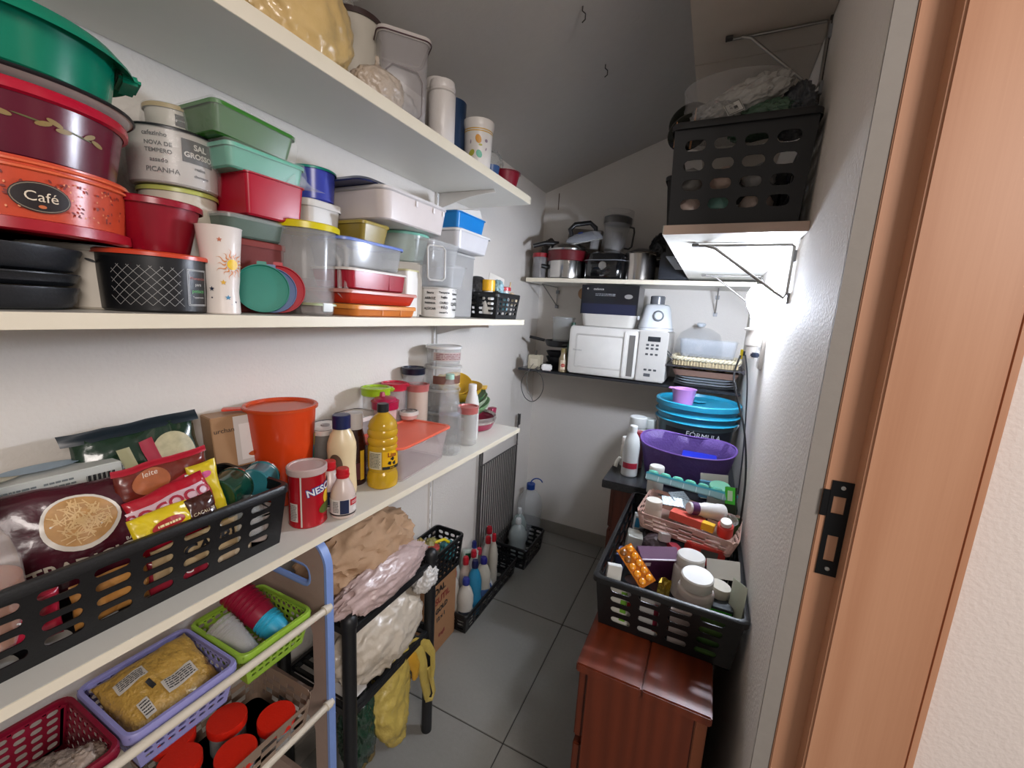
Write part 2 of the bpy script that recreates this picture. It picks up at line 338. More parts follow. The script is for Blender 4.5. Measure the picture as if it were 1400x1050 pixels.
# ------------------------------------------------------------------ left wall tracks, shelves, brackets
def shelf(label, x0, x1, y0, y1, z0, z1, front='x'):
    o = thing('shelf', label, 'shelf', ((x0 + x1) / 2, (y0 + y1) / 2, z0)); hx, hy, h = (x1 - x0) / 2, (y1 - y0) / 2, z1 - z0
    bx('board', -hx, hx - .0015, -hy, hy - .0015, 0, h, SHELF, o, .0008)
    bx('edge_band', hx - .0015, hx, -hy, hy, 0, h, SHEDGE, o, .0004); bx('edge_band', -hx, hx, hy - .0015, hy, 0, h, SHEDGE, o, .0004)
    return o
shelf('top long white shelf on the left wall under the ceiling', XL + .004, -.70, -.6, 1.57, 1.812, 1.84)
shelf('middle long white shelf on the left wall at eye level', XL + .004, -.70, -.6, 1.58, 1.348, 1.368)
shelf('lowest long white shelf on the left wall holding the food basket', XL + .004, -.668, -.6, 1.53, .910, .926)
for y, lab in ((1.345, 'white slotted shelf track on the left wall behind the shelf ends'),):
    t = thing('wall_track', lab, 'track', (XL, y, .35)); bm = bmesh.new()
    for s in (-1, 1): abx(bm, 0, .011, s * .0115 - .0015, s * .0115 + .0015, 0, 1.5)
    abx(bm, 0, .003, -.0115, .0115, 0, 1.5); mk('channel', bm, WHT, t)
    bm = bmesh.new()
    for k in range(36): abx(bm, .003, .0036, -.002, .002, .03 + k * .04, .05 + k * .04)
    mk('slots', bm, M('#5b5856', .7), t, 0)['kind'] = 'stuff'
    for z, q in ((1.812, 'top'), (1.348, 'middle'), (.898, 'lowest')):
        bm = bmesh.new(); n = 10; pr = [(.011, -.055), (.011, -.001)] + [(.24, -.001), (.245, -.008)] + [(.245 - .2 * (k / n), -.012 - .035 * (k / n) ** 2) for k in range(n)]
        a = [bm.verts.new((p, -.0015, q_)) for p, q_ in pr]; b_ = [bm.verts.new((p, .0015, q_)) for p, q_ in pr]
        bm.faces.new(a); bm.faces.new(b_[::-1])
        for k in range(len(a)): bm.faces.new((a[k], a[(k + 1) % len(a)], b_[(k + 1) % len(a)], b_[k]))
        o = mk('shelf_bracket', bm, WHT, None, 20); o.location = (XL, y, z)
        tag(o, 'white metal bracket under the ' + q + ' left shelf ' + ('beyond the tubs' if y > 1 else 'near the tall tubs'), 'bracket')
# back wall shelves
o = shelf('upper white shelf on the back wall holding the pots', -.935, .145, 2.10, YB - .003, 1.562, 1.582)
bx('edge_band', -.54, .54, -.157, -.1545, 0, .02, SHEDGE, o, .0004)
o = thing('shelf', 'dark thin lower shelf on the back wall under the microwave', 'shelf', (-.395, 2.25, 1.088)); bx('board', -.54, .54, -.19, .155, 0, .012, M('#26272b', .25), o, .002)
for x, lab in ((-.86, 'thin white wire bracket under the left end of the back shelf'), (.0, 'thin white wire bracket under the right end of the back shelf')):
    t = thing('wire_bracket', lab, 'bracket', (x, YB - .002, 1.56)); tube('wire', [(0, -.01, -.12), (0, -.01, -.006), (0, -.26, -.006), (0, -.24, -.012), (0, -.012, -.11)], .003, WIRE, t)
    for z in (-.03, -.115): bx('wall_plate', -.009, .009, -.012, 0, z - .012, z + .008, GREY, t)
# right wall shelves
shr = thing('shelf', 'white shelf on the right wall above the lit bulb', 'shelf', (.01, 1.73, 1.593)); bx('board', -.14, .139, -.68, .675, 0, .02, SHELF, shr); bx('edge_band', -.14, .139, -.6825, -.6795, 0, .02, M('#b9a293', .5), shr, .0004); bx('edge_band', -.1425, -.1395, -.68, .675, 0, .02, SHELF, shr, .0004)
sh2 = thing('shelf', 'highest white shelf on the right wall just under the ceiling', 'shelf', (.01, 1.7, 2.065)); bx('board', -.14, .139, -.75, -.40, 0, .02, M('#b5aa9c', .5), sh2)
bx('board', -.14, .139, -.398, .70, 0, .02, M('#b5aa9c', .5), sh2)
def wbr(label, y, z, L=.22, D=.125):
    t = thing('wire_bracket', label, 'bracket', (XR, y, z))
    tube('wire', [(-L, .008, -.004), (-.010, .008, -.004), (-.006, .0, -.01), (-.006, 0, -D + .012), (-.012, 0, -D), (-.03, 0, -D + .012), (-L + .05, .0, -.012), (-L + .03, 0, -.006)], .0034, WIRE, t)
    for q in (-.03, -D): bx('wall_plate', -.006, 0, -.007, .007, q - .014, q + .012, GREY, t)
    bx('tip_plate', -L - .004, -L + .012, -.006, .01, -.007, -.001, M('#55524f', .5, .5), t)
wbr('white wire bracket on the right wall right above the bulb', 1.17, 1.592)
wbr('white wire bracket on the right wall farther back, behind the bulb', 1.9, 1.592, .215)
wbr('dim wire bracket under the highest right shelf near the ceiling', 1.2, 2.064, .205, .14)
tk = thing('wall_track', 'dark vertical cable running up the right wall beside the big basket', 'cable', (XR, 1.2, 1.62)); tube('cable', [(-.004, 0, 0), (-.004, 0, .6), (-.004, -.01, .75)], .0025, M('#332e2a', .6), tk)
tk.name = 'wall_cable'
# ------------------------------------------------------------------ bulb, socket, cables
lt = thing('light_bulb', 'glowing white LED bulb standing on an adapter by the right wall', 'light bulb', (.112, 1.46, 1.425), -130)
lathe('globe', [(.014, 0), (.018, .012), (.028, .03), (.033, .05), (.032, .068), (.024, .086), (.012, .094), (.0004, .096)], M('#e2ecff', .4, emit=480), lt)
lathe('base', [(.014, -.03), (.014, 0)], M('#d8d8d6', .35), lt)
ad = thing('lamp_socket_adapter', 'white plug-in lamp holder with round collar under the bulb', 'lamp holder', (.112, 1.46, 1.30), -130)
lathe('holder', [(.012, 0), (.014, .01), (.014, .035), (.019, .04), (.019, .062), (.016, .068), (.016, .093)], WHT, ad)
lathe('collar', [(.024, .084), (.026, .086), (.026, .09), (.016, .092)], WHT, ad)
st = thing('wall_socket', 'white power socket plate on the right wall beneath the bulb', 'socket', (XR, 1.51, 1.35)); bx('plate', -.012, 0, -.04, .04, -.085, .075, M('#b7b1aa', .4), st, .004)
for z in (-.045, 0, .042): bx('outlet', -.0135, -.011, -.02, .02, z - .017, z + .017, WHT, st, .002)
pg = thing('plug', 'dark angled plug with a small yellow tag by the wall socket', 'plug', (.118, 1.452, 1.312), -150); bx('plug_body', -.042, .02, -.009, .009, -.007, .007, M('#1d2a44', .4), pg, .003); part(bx('tag', -.045, -.033, -.012, -.009, -.018, .012, M('#e0c912', .4), pg), 'yellow tag')
def cable(name, label, pts, r, mat):
    # smooth through points (Catmull-Rom)
    P = [Vector(p) for p in pts]; P = [P[0]] + P + [P[-1]]; out = []
    for i in range(1, len(P) - 2):
        for k in range(8):
            t = k / 8; a, b, c, d = P[i - 1:i + 3]
            out.append(.5 * ((2 * b) + (c - a) * t + (2 * a - 5 * b + 4 * c - d) * t * t + (3 * b - a - 3 * c + d) * t ** 3))
    out.append(P[-2]); return tag(tube(name, out, r, mat, None, 6), label, 'cable')
cable('power_cable', 'black power cable hanging from the yellow-tagged plug down the right wall', [(.085, 1.44, 1.308), (.075, 1.43, 1.25), (.088, 1.40, 1.19), (.118, 1.36, 1.10), (.136, 1.32, .98), (.140, 1.30, .84), (.142, 1.29, .62)], .0028, M('#16181c', .5))
cable('power_cable', 'thin grey cable dropping beside the black one behind the bucket', [(.098, 1.45, 1.31), (.112, 1.47, 1.25), (.125, 1.5, 1.16), (.137, 1.5, 1.0), (.142, 1.5, .85)], .0022, M('#43464c', .5))
# ------------------------------------------------------------------ drying rack against the left wall, water bottle
rk = thing('drying_rack', 'folded grey wire drying rack leaning against the left wall', 'drying rack', (XL + .02, 1.95, .015), 0)
for x in (-.222, -.20, .214): tube('post', [(x, 0, 0), (x, 0, .80 if x > 0 else .72)], .005, M('#6d6a68', .35, .7), rk)
for z in (.05, .615): tube('cross_bar', [(-.222, -.004, z), (.214, -.004, z)], .004, M('#6d6a68', .35, .7), rk)
for i in range(17): tube('rack_rod', [(-.185 + i * .0232, -.008, .05), (-.185 + i * .0232, -.008, .615)], .0042, M('#7d7a77', .3, .7), rk, 6)
bx('end_plate', .195, .222, -.012, -.008, .735, .80, M('#4b4a49', .4, .6), rk)
wb = bottle('water_jug', 'large clear water bottle with blue cap and handle in back corner', 'bottle', -.890, 2.26, 0, [(.06, 0), (.074, .006), (.078, .03), (.075, .05), (.078, .07), (.075, .09), (.078, .12), (.075, .15), (.078, .18), (.078, .23), (.068, .275), (.044, .31), (.022, .325), (.02, .34)], M('#b9c0c2', .1, alpha=.6), capp(.026, .33, .365), M('#1d3f86', .4))
tube('handle', arc(.035, 0, .365, .036, 20, 190, 14, 'xz', .034) , .004, M('#1d3f86', .4), wb)
# ------------------------------------------------------------------ MIDDLE SHELF (top at 1.368)
m = 1.3685
PL_RED = M('#a81426', .3); PL_DRED = M('#7a0c22', .3); PL_ORG = M('#d2552f', .3, var=.1)
def stackpan(z0, z1, lab, r=.098, x=-.827, y=.185):
    o = thing('black_pan', lab, 'pan', (x, y, z0), camface(x, y), 'black pans stacked on the middle shelf'); h = z1 - z0
    lathe('bowl', [(r * .80, 0), (r * .90, h * .1), (r * .955, h * .35), (r * .97, h * .7), (r * 1.0, h * .9), (r * 1.0, h), (r * .96, h), (r * .93, h * .5), (r * .86, h * .2)], M('#1d1f23', .42, bump=.2, sc=200), o, 48)
stackpan(m, 1.397, 'black pan, bottom one of the stack at the near end of the middle shelf', .094)
stackpan(1.398, 1.4145, 'black pan, middle one of the stack at the near end of the middle shelf', .096)
stackpan(1.4155, 1.446, 'black pan with raised lip, topmost of the near stack of black pans', .10)
bk = tub('white_tub', 'white tub with dark leafy pattern behind the black pans', 'tub', -.875, .33, m, 1.458, .088, M('#d5cdbf', .4), M('#e4ded2', .35))
mp = cy(.08, .088, .09, .06)
blob2(bk, [(u, .012 + .004 * math.sin(u * 90), ell(.006, .0018, 40 + i * 50)) for i, u in enumerate([x * .013 - .09 for x in range(15)])], INK, mp)
# cafe drum
def drum(name, label, x, y, z0, z1, r, body, lid=None, t=.97, base=None, **k):
    return tub(name, label, 'container', x, y, z0, z1, r, body, lid, t=t, **k)
cf = drum('coffee_drum', 'big orange speckled round container with black Café medallion', -.848, .228, 1.4595, 1.541, .122, M('#c8492b', .28, var=.2, sc=50), t=.93)
lathe('foot_ring', [(.118, 0), (.121, .002), (.121, .014), (.114, .016)], PL_RED, cf, 48)
for z in (.068, .0745): lathe('rim_ring', [(.1215, z), (.1243, z + .001), (.1243, z + .0035), (.1215, z + .0045)], M('#e0653d', .28), cf, 48, False, False)
mp = cy(.117, .122, .082, .040, -76)
patch(cf, .052, .034, M('#1c1213', .4), mp, 0, .0, shape='ell', name='medallion'); patch(cf, .050, .032, M('#8d7f6c', .4), mp, 0, .0, shape='ell', k=1.6, name='medallion_line'); patch(cf, .048, .030, M('#1c1213', .4), mp, 0, 0, shape='ell', k=2.2, name='medallion')
def up(f, k): return lambda u, v, q=1: f(u, v, k)
text(cf, 'Café', .0155, M('#e3d3bb', .5), up(mp, 3.2)); blob2(cf, [(0, -.0105, ell(.0035, .002))], M('#c86a3a', .5), mp, k=3.2)
rr = random.Random(3)
blob2(cf, [(rr.uniform(-.12, .1), rr.uniform(-.018, .024), ell(.0022, .0013, rr.uniform(0, 180), 7)) for _ in range(90)], M('#7c1f14', .5), mp, 'speckles', .9)['kind'] = 'stuff'
blob2(cf, [(rr.uniform(-.12, .1), rr.uniform(-.018, .024), ell(.0014, .0010, rr.uniform(0, 180), 6)) for _ in range(50)], M('#e89a6b', .5), mp, 'speckles', .8)['kind'] = 'stuff'
dr = drum('maroon_bowl', 'large maroon round bowl with gold leaf print and red rim', -.848, .232, 1.5425, 1.622, .120, M('#5e0d26', .25, var=.04), t=.88)
lathe('rim', [(.1185, .066), (.1235, .068), (.1240, .076), (.1225, .0795), (.112, .0795)], M('#b3122f', .25), dr, 48, False, False)
mp = cy(.106, .120, .08, .046, -78)
blob2(dr, [(u, v, ell(.008, .0028, r)) for u, v, r in ((-.075, .0, 20), (-.065, .004, -25), (-.058, -.004, 10), (-.03, .003, 30), (-.02, -.003, -10), (.012, -.004, 15), (.022, 0, -20), (.03, -.006, 5), (.058, -.002, 25), (.068, -.007, -15))], M('#8d7440', .4), mp, 'leaf_print')
blob2(dr, [(-.045, -.001, ell(.016, .0009, -8)), (0, -.002, ell(.014, .0009, -6)), (.045, -.005, ell(.016, .0009, -8))], M('#5f5c33', .4), mp, 'stem_print')
pt = thing('enamel_plate', 'white enamel platter with black edge under the teal basin', 'plate', (-.85, .236, 1.6255), 0, lean=-1.5)
lathe('plate', [(.09, 0), (.10, .001), (.128, .010), (.1285, .0125), (.126, .0125), (.10, .004), (.0004, .003)], M('#ded8cb', .2), pt, 56)
lathe('black_edge', [(.1275, .0085), (.130, .0105), (.1285, .0132)], INK, pt, 56, False, False)
tb = thing('teal_basin', 'teal plastic basin with wide flared rim on top of stack', 'basin', (-.85, .232, 1.640), -16)
lathe('basin', [(.100, 0), (.108, .004), (.116, .05), (.119, .066), (.120, .068), (.115, .066), (.112, .05), (.104, .006)], M('#00795c', .22, var=.03), tb, 56)
lathe('flange', [(.117, .066), (.135, .052), (.1375, .050), (.1365, .054), (.122, .070), (.114, .068)], M('#007f60', .22, var=.03), tb, 56, False, False)
bx('grip', .118, .142, -.03, .03, .046, .058, M('#007f60', .22), tb, .004)
# black container w/ orange lid
bo = tub('black_tub', 'black tub with diamond line print and orange-red lid', 'container', -.795, .362, m, 1.4555, .070, M('#141518', .35), M('#cf4324', .28), t=.93, lh=.007, lo=.004)
mp = cy(.0651, .0700, .087, .040, -84)
bm = bmesh.new()
def seg(bm, mp, u0, v0, u1, v1, w=.00035, n=6, k=1.2):
    d = Vector((u1 - u0, v1 - v0)).normalized(); px, py = -d.y * w, d.x * w
    for i in range(n):
        a, b = i / n, (i + 1) / n; U0, V0, U1, V1 = u0 + (u1 - u0) * a, v0 + (v1 - v0) * a, u0 + (u1 - u0) * b, v0 + (v1 - v0) * b
        bm.faces.new([bm.verts.new(mp(*q, k)) for q in ((U0 + px, V0 + py), (U1 + px, V1 + py), (U1 - px, V1 - py), (U0 - px, V0 - py))])
for i in range(-9, 8):
    for s in (-1, 1):
        u0, v0, L_1 = -.012 + i * .0125, -.030, .0
        for j in range(10):
            ua, va = u0 + s * j * .00575 * (1 if True else 0), v0 + j * .0062
            if -.062 < ua < .026 and -.062 < ua + s * .00575 < .028 and va < .024: seg(bm, mp, ua, va, ua + s * .00575, va + .0062, .0003, 1)
mk('line_print', bm, M('#9a9a98', .5), bo, 0)
mp2 = cy(.0651, .0700, .087, .040, -84)
bm = bmesh.new()
for a, b, c, d in ((.032, .026, .066, .026), (.066, .026, .066, -.028), (.066, -.028, .032, -.028), (.032, -.028, .032, .026), (.034, .0245, .064, .0245), (.064, .0245, .064, -.0265), (.064, -.0265, .034, -.0265), (.034, -.0265, .034, .0245)): seg(bm, mp2, a, b, c, d, .0004)
mk('frame_print', bm, M('#b7b7b4', .5), bo, 0)
for s, v, sz, c in (('Momentos', .013, .0062, '#b0584c'), ('para', .004, .0065, '#d7d5cf'), ('petisco', -.006, .0078, '#4fae57'), ('Tupperware', -.0155, .0042, '#c9c7c2')): text(bo, s, sz, M(c, .5), mp2, .049, v)
rb = tub('red_bowl', 'deep red plastic bowl with matching lid on the black tub', 'bowl', -.806, .374, 1.4565, 1.5345, .057, M('#8a0c22', .28), M('#940d26', .28), t=.70, lh=.010, lo=.004)
cr = tub('cream_tub', 'cream printed tub with yellow-green lid under the Sal Grosso tub', 'container', -.897, .455, 1.462, 1.575, .056, M('#cfc8b6', .4), M('#b9bf63', .35), t=.95)
bx('box', -.05, .05, -.05, .05, -.0925, -.001, M('#b9b0a0', .5), cr, .003)
sg = tub('salt_tub', 'white round tub lettered Sal Grosso with black rim, in clear plastic', 'container', -.893, .449, 1.5765, 1.665, .064, M('#cbc5bd', .35), M('#1a1b1f', .35), t=.96, lh=.005)
mp = cy(.062, .064, .088, .045, -84)
patch(sg, .050, .036, M('#26272a', .4), mp, .030, .012, name='black_label')
text(sg, 'SAL', .0125, M('#dedad2', .5), mp, .032, .0195, bold=.0004); text(sg, 'GROSSO', .0115, M('#dedad2', .5), mp, .030, .006, bold=.0004)
for s, u, v, z in (('cafezinho', -.03, .028, .009), ('NOVA DE', -.026, .014, .0085), ('TEMPERO', -.026, .003, .0085), ('assado', -.026, -.011, .009), ('PICANHA', -.022, -.026, .0105), ('realce', .03, -.014, .007), ('churrasco', .032, -.026, .006)): text(sg, s, z, INK, mp, u, v, bold=.0002)
lathe('clear_wrap', [(.067, .0), (.070, .03), (.068, .06), (.069, .083), (.05, .092)], M('#e2e2de', .08, alpha=.40, bump=3, sc=35), sg, 40, False, False)
sm = tub('small_tub', 'small white tub with beige lid wrapped in plastic on the Sal Grosso tub', 'container', -.905, .458, 1.6665, 1.712, .038, M('#d2ccbf', .4), M('#b8a062', .4), t=.95)
patch(sm, .022, .018, INK, cy(.036, .038, .045, .018, -80), .008, .004, name='black_label'); text(sm, 'BICARBONATO', .0028, WHT, up(cy(.036, .038, .045, .018, -80), 2), .008, .004)
lathe('clear_wrap', [(.042, 0), (.045, .02), (.042, .045), (.015, .055)], M('#e2e2de', .08, alpha=.40, bump=3, sc=35), sm, 30, False, False)
# sun cup
sc_ = thing('sun_cup', 'tall white tumbler printed with a yellow sun and stars', 'cup', (-.747, .433, m), camface(-.747, .433))
lathe('cup', [(.0235, 0), (.025, .002), (.0245, .018), (.0235, .036), (.0255, .055), (.0285, .10), (.032, .1375), (.0328, .139), (.0318, .139), (.028, .10), (.023, .04), (.022, .004)], M('#ece2da', .3), sc_, 40)
mp = cy(.0225, .0322, .139, .07, -68)
blob2(sc_, [(.006, .010, ell(.0085, .0085, 0, 20))], M('#f0c51a', .4), mp, 'sun_print')
ry = []
for i in range(14):
    a = i * 2 * PI / 14; p0 = (.010 * math.cos(a), .010 * math.sin(a)); n = (-math.sin(a), math.cos(a)); L = .012 if i % 2 else .016; pts = []
    q = [(.010 + L * t, .0018 * math.sin(t * 7) , .0013 * (1 - t)) for t in [k / 6 for k in range(7)]]
    ptsL = [(r * math.cos(a) + (o + w_) * n[0], r * math.sin(a) + (o + w_) * n[1]) for r, o, w_ in q]; ptsR = [(r * math.cos(a) + (o - w_) * n[0], r * math.sin(a) + (o - w_) * n[1]) for r, o, w_ in q]
    ry.append((ptsL, ptsR))
bm = bmesh.new()
for A_, B_ in ry:
    for k in range(6):
        bm.faces.new([bm.verts.new(mp(.006 + p[0], .010 + p[1], 1.3)) for p in (A_[k], A_[k + 1], B_[k + 1], B_[k])])
mk('ray_print', bm, M('#d98a4a', .4), sc_, 0)
blob2(sc_, [(-.012, .047, star(.004))], M('#c46a43', .5), mp, 'star_print'); blob2(sc_, [(-.008, -.019, star(.0045))], M('#e8b53a', .5), mp, 'star_print')
blob2(sc_, [(-.002, -.043, star(.0045)), (.003, -.056, star(.003))], M('#4f8fb5', .5), mp, 'star_print'); blob2(sc_, [(-.024, -.030, star(.004)), (-.024, -.044, star(.0018)), (.010, -.050, star(.002))], M('#1d2a44', .5), mp, 'star_print')
# boxes stacked behind
def wraptop(o, hx, hy, h, col='#e4e6e2'):
    bm = bmesh.new(); loft(bm, [rg(hx * 1.03, hy * 1.03, -.001, .01), rg(hx * 1.06, hy * 1.08, h * .5, .01), rg(hx * 1.02, hy * 1.03, h + .003, .008), rg(hx * .7, hy * .7, h + .006, .01)], False, True)
    mk('clear_wrap', bm, M(col, .08, alpha=.26, bump=3, sc=35), o)
rtub('terracotta_box', 'dull red plastic box beneath the flat clear box, behind the sun cup', 'container', (-.95, -.81, .475, .60, m, 1.5055), M('#6b231c', .7), M('#7b2a22', .7), rc=.012, lh=.012, t=.94)
cf2 = rtub('clear_flat_box', 'flat clear box with green tint directly under the tall red box', 'container', (-.95, -.80, .475, .60, 1.507, 1.546), M('#6d7f74', .2, alpha=.75), M('#a9b2aa', .2, alpha=.7), rc=.02, t=.9)
rtub('red_box', 'tall bright red square plastic box with rim', 'container', (-.945, -.784, .507, .625, 1.5475, 1.618), M('#b0142e', .3), None, rc=.008, t=.93, rim=.0035)
mi = rtub('mint_box', 'mint green box in a clear bag with pointed corner', 'container', (-.945, -.78, .475, .625, 1.6195, 1.660), M('#5fae95', .3), M('#6fb8a0', .3), rc=.012, t=.94)
wraptop(mi, .0825, .075, .041)
bm = bmesh.new(); vs = [bm.verts.new(p) for p in ((.08, .06, .03), (.05, .075, .004), (.083, .03, .002), (.095, .115, .001), (.07, .10, .012))]
for f in ((0, 1, 4), (0, 4, 2), (4, 3, 2), (1, 3, 4), (0, 2, 1), (1, 2, 3)): bm.faces.new([vs[i] for i in f])
mk('bag_corner', bm, M('#dfe4e0', .1, alpha=.4, bump=2, sc=30), mi, 10)
gb = rtub('green_box', 'green lidded box in plastic, topmost beside the shelf above', 'container', (-.945, -.775, .452, .60, 1.6615, 1.712), M('#2c6320', .3), M('#37752a', .3), rc=.012, t=.9, lean=3)
wraptop(gb, .085, .074, .05)
# lids standing on edge
for i, (y, r, c, lab, dx) in enumerate(((.522, .045, '#1f8573', 'teal round lid standing on edge beside the sun cup', 0), (.537, .043, '#5b6f9b', 'blue-grey round lid on edge between the teal and red lids', .004), (.552, .046, '#b21226', 'red round lid on edge leaning against the jug', .004))):
    o = thing('round_lid', lab, 'lid', (-.775 + dx, y, m + r + .001), -35, 'round lids standing on the middle shelf', 12)
    q = lathe('disc', [(.0004, .003), (r * .8, .003), (r * .84, .0), (r * .97, .0), (r, .002), (r, .008), (r * .97, .008), (r * .95, .004), (r * .8, .005), (.0004, .005)], M(c, .55), o, 40); q.matrix_local = Matrix.Rotation(PI / 2, 4, 'X')
    bx('tab', -.008, .008, -.007, -.001, r - .002, r + .006, M(c, .3), o)
# jug
jg = tub('pitcher', 'tall clear plastic pitcher with bright yellow lid and side handle', 'pitcher', -.818, .650, m, 1.556, .067, M('#c3c2c0', .15, alpha=.42), M('#d9c80e', .3), t=.84, lh=.014, lo=.004, face=-52)
bm = bmesh.new(); loft(bm, [rg(.045, .045, .006), rg(.052, .052, .075)]); mk('contents', bm, M('#8f6671', .7, alpha=.55), jg)
tube('handle', [(.058, 0, .158), (.078, 0, .155), (.085, 0, .145), (.083, 0, .05), (.078, 0, .04), (.07, 0, .048), (.07, 0, .12), (.056, 0, .14)], .0055, M('#cfcecb', .2, alpha=.6), jg)
# small clear box with green lid
sg2 = rtub('glass_box', 'small clear box with pale green clip lid on the shelf edge', 'container', (-.772, -.716, .592, .642, m, 1.394), M('#b9a79a', .1, alpha=.55), M('#b5c19a', .3), rc=.008, t=.86, lh=.005)
bx('clip', .029, .032, -.012, .012, .009, .026, M('#d5dad6', .2, alpha=.8), sg2, .001)
rtub('brown_content_box', 'low clear dish of brown food under the yellow-lid pitcher', 'container', (-.945, -.92, .675, .735, m, 1.39), M('#8a5a3c', .4), M('#c9b9a4', .3), rc=.01)
# right stacks
ob = rtub('orange_box', 'flat translucent orange box with ridges, lowest of its stack', 'container', (-.865, -.722, .692, .915, m, 1.3955), M('#c9742c', .3), M('#d98a3c', .3), rc=.016, t=.95, lh=.01)
for y in (-.02, .045): bx('ridge', .0685, .0715, y, y + .004, .003, .018, M('#d68a45', .3), ob)
rtub('vermilion_box', 'vermilion flared box with pinkish lid just above the orange box', 'container', (-.875, -.731, .685, .925, 1.397, 1.4285), M('#b8321d', .3), M('#c98c80', .35), rc=.012, t=.9, lh=.008, lo=.004)
rb2 = rtub('crimson_box', 'crimson rectangular box with white lid above the vermilion box', 'container', (-.86, -.735, .692, .892, 1.430, 1.476), M('#9f1228', .28), M('#dcd4cd', .3), rc=.02, t=.95, lh=.006, lo=.005)
bx('divider_line', .0595, .0625, .03, .0315, .003, .036, M('#c2485a', .3), rb2, .0005)
rtub('blue_lid_box', 'clear rectangular box with periwinkle blue lid on the crimson box', 'container', (-.865, -.742, .683, .893, 1.4775, 1.541), M('#b7b9b8', .15, alpha=.6), M('#6f86cf', .3), rc=.03, t=.9, lh=.007, lo=.004, dome=.002)
nb = rtub('narrow_box', 'narrow upright white box with cream lid beside the red stack', 'container', (-.86, -.765, .922, .975, m, 1.497), M('#e3e0da', .35), M('#d5cf9f', .35), rc=.008, t=.98, lh=.005)
rtub('white_ridged_box', 'white ridged box under the blue round tin', 'container', (-.962, -.862, .695, .795, 1.566, 1.628), M('#d6d2cb', .35), M('#dcd8d2', .35), rc=.018, t=.92, lh=.016, lo=.004)
rtub('white_ridged_box', 'pale box hidden beneath the white ridged box, behind the pitcher', 'container', (-.962, -.892, .72, .79, m, 1.565), M('#b3aea6', .4), M('#c9c5bd', .35), rc=.018, t=.95)
tub('blue_tin', 'blue-violet round tub with teal lid near the upper shelf', 'container', -.908, .747, 1.6295, 1.702, .051, M('#3a44a0', .25), M('#0c8a78', .3), t=.93, lh=.006)
rtub('olive_box', 'olive yellow box wedged under the large white box', 'container', (-.95, -.80, .80, .895, 1.5425, 1.60), M('#8e7a2e', .35), M('#a08c3a', .35), rc=.012)
mt = tub('mint_lid_tub', 'frosted round tub with mint lid under the large white box', 'container', -.862, 1.02, 1.5235, 1.605, .074, M('#bccac4', .2, alpha=.8), M('#7fc2ac', .3), t=.8, lh=.008)
bx('support_box', -.06, .055, -.065, .06, -.155, -.001, M('#cbc7c0', .4, alpha=.9), mt, .006)
wbx = rtub('large_white_box', 'large white rounded storage box, widest on the stack', 'container', (-.955, -.745, .815, 1.085, 1.6065, 1.672), M('#d9cfcb', .3), None, rc=.03, t=.93)
rtub('top_tray', 'shallow white tray lid resting on the large white box', 'tray', (-.957, -.743, .813, 1.087, 1.6730, 1.682), M('#d3cecc', .3), None, rc=.03, t=1)
for i, y in enumerate((-.02, .055, .10)): bx('latch', .106, .1075, y, y + .008, .05, .064, M('#f1eceb', .3), wbx, .0005)
nl = thing('navy_lid', 'dark navy curved lid lying on the large white box', 'lid', (-.86, .86, 1.6835), -90); bm = bmesh.new(); loft(bm, [rg(.085, .085, 0, .03), rg(.087, .087, .003, .03), rg(.06, .06, .018, .03), rg(.02, .02, .021, .01)]); mk('lid', bm, M('#27305a', .35), nl)
# clear boxes stack and printed tub
pt2 = tub('printed_tub', 'white tub with black grocery words below the clear boxes', 'container', -.772, 1.075, m, 1.457, .058, M('#dad8d3', .35), M('#c8c6c2', .3), t=.93, lh=.005)
mp = cy(.055, .0585, .088, .044, -70)
for i, (s, u, v, z) in enumerate((('Bauru', -.042, .028, .009), ('ARROZ', -.042, .012, .01), ('FARINHA', -.042, -.002, .008), ('AÇÚCAR', -.042, -.018, .009), ('Temperos', .0, .030, .008), ('Feijão', .0, .016, .0085), ('OURO', .0, .0, .009), ('PÃO', .002, -.014, .011), ('macarrão', .0, -.028, .007), ('Quitutes', .042, .028, .008), ('molho', .042, .014, .008), ('QUEIJO', .044, -.002, .012), ('cheiro', .044, -.018, .01))): text(pt2, s, z, INK, mp, u, v, bold=.0003)
rtub('clear_box', 'clear deep box resting on the printed tub', 'container', (-.875, -.735, 1.00, 1.19, 1.4585, 1.525), M('#b9bdbf', .1, alpha=.45), None, rc=.025, t=.88, rim=.004)
rtub('clear_box', 'upper clear box nested above another clear box', 'container', (-.88, -.745, .995, 1.16, 1.5265, 1.59), M('#b2b5b6', .1, alpha=.5), M('#c9cccc', .15, alpha=.5), rc=.025, t=.9)
cs = thing('clear_cover', 'clear cover with thick pale edge standing against the clear boxes', 'lid', (-.727, 1.005, 1.475), -30, lean=4); q = None
tube('edge', [(-.02, 0, 0), (.018, 0, 0), (.026, 0, .008), (.028, 0, .085), (.02, 0, .095), (-.02, 0, .095), (-.026, 0, .088), (-.026, 0, .006)], .003, M('#d8d8d6', .2, alpha=.8), cs, closed=True)
bx('pane', -.024, .026, -.001, .001, .002, .093, M('#c3c6c6', .1, alpha=.3), cs, .0005)
rtub('white_pan_box', 'white rectangular box beneath the azure box', 'container', (-.93, -.755, 1.155, 1.365, 1.588, 1.650), M('#d0cfd2', .3), M('#dad9d8', .3), rc=.02, t=.9, lh=.008, lo=.005)
rtub('azure_box', 'azure blue box with slanted white lid near the shelf end', 'container', (-.93, -.765, 1.165, 1.34, 1.6515, 1.70), M('#1479c2', .3), None, rc=.012, t=.92, rim=.004)
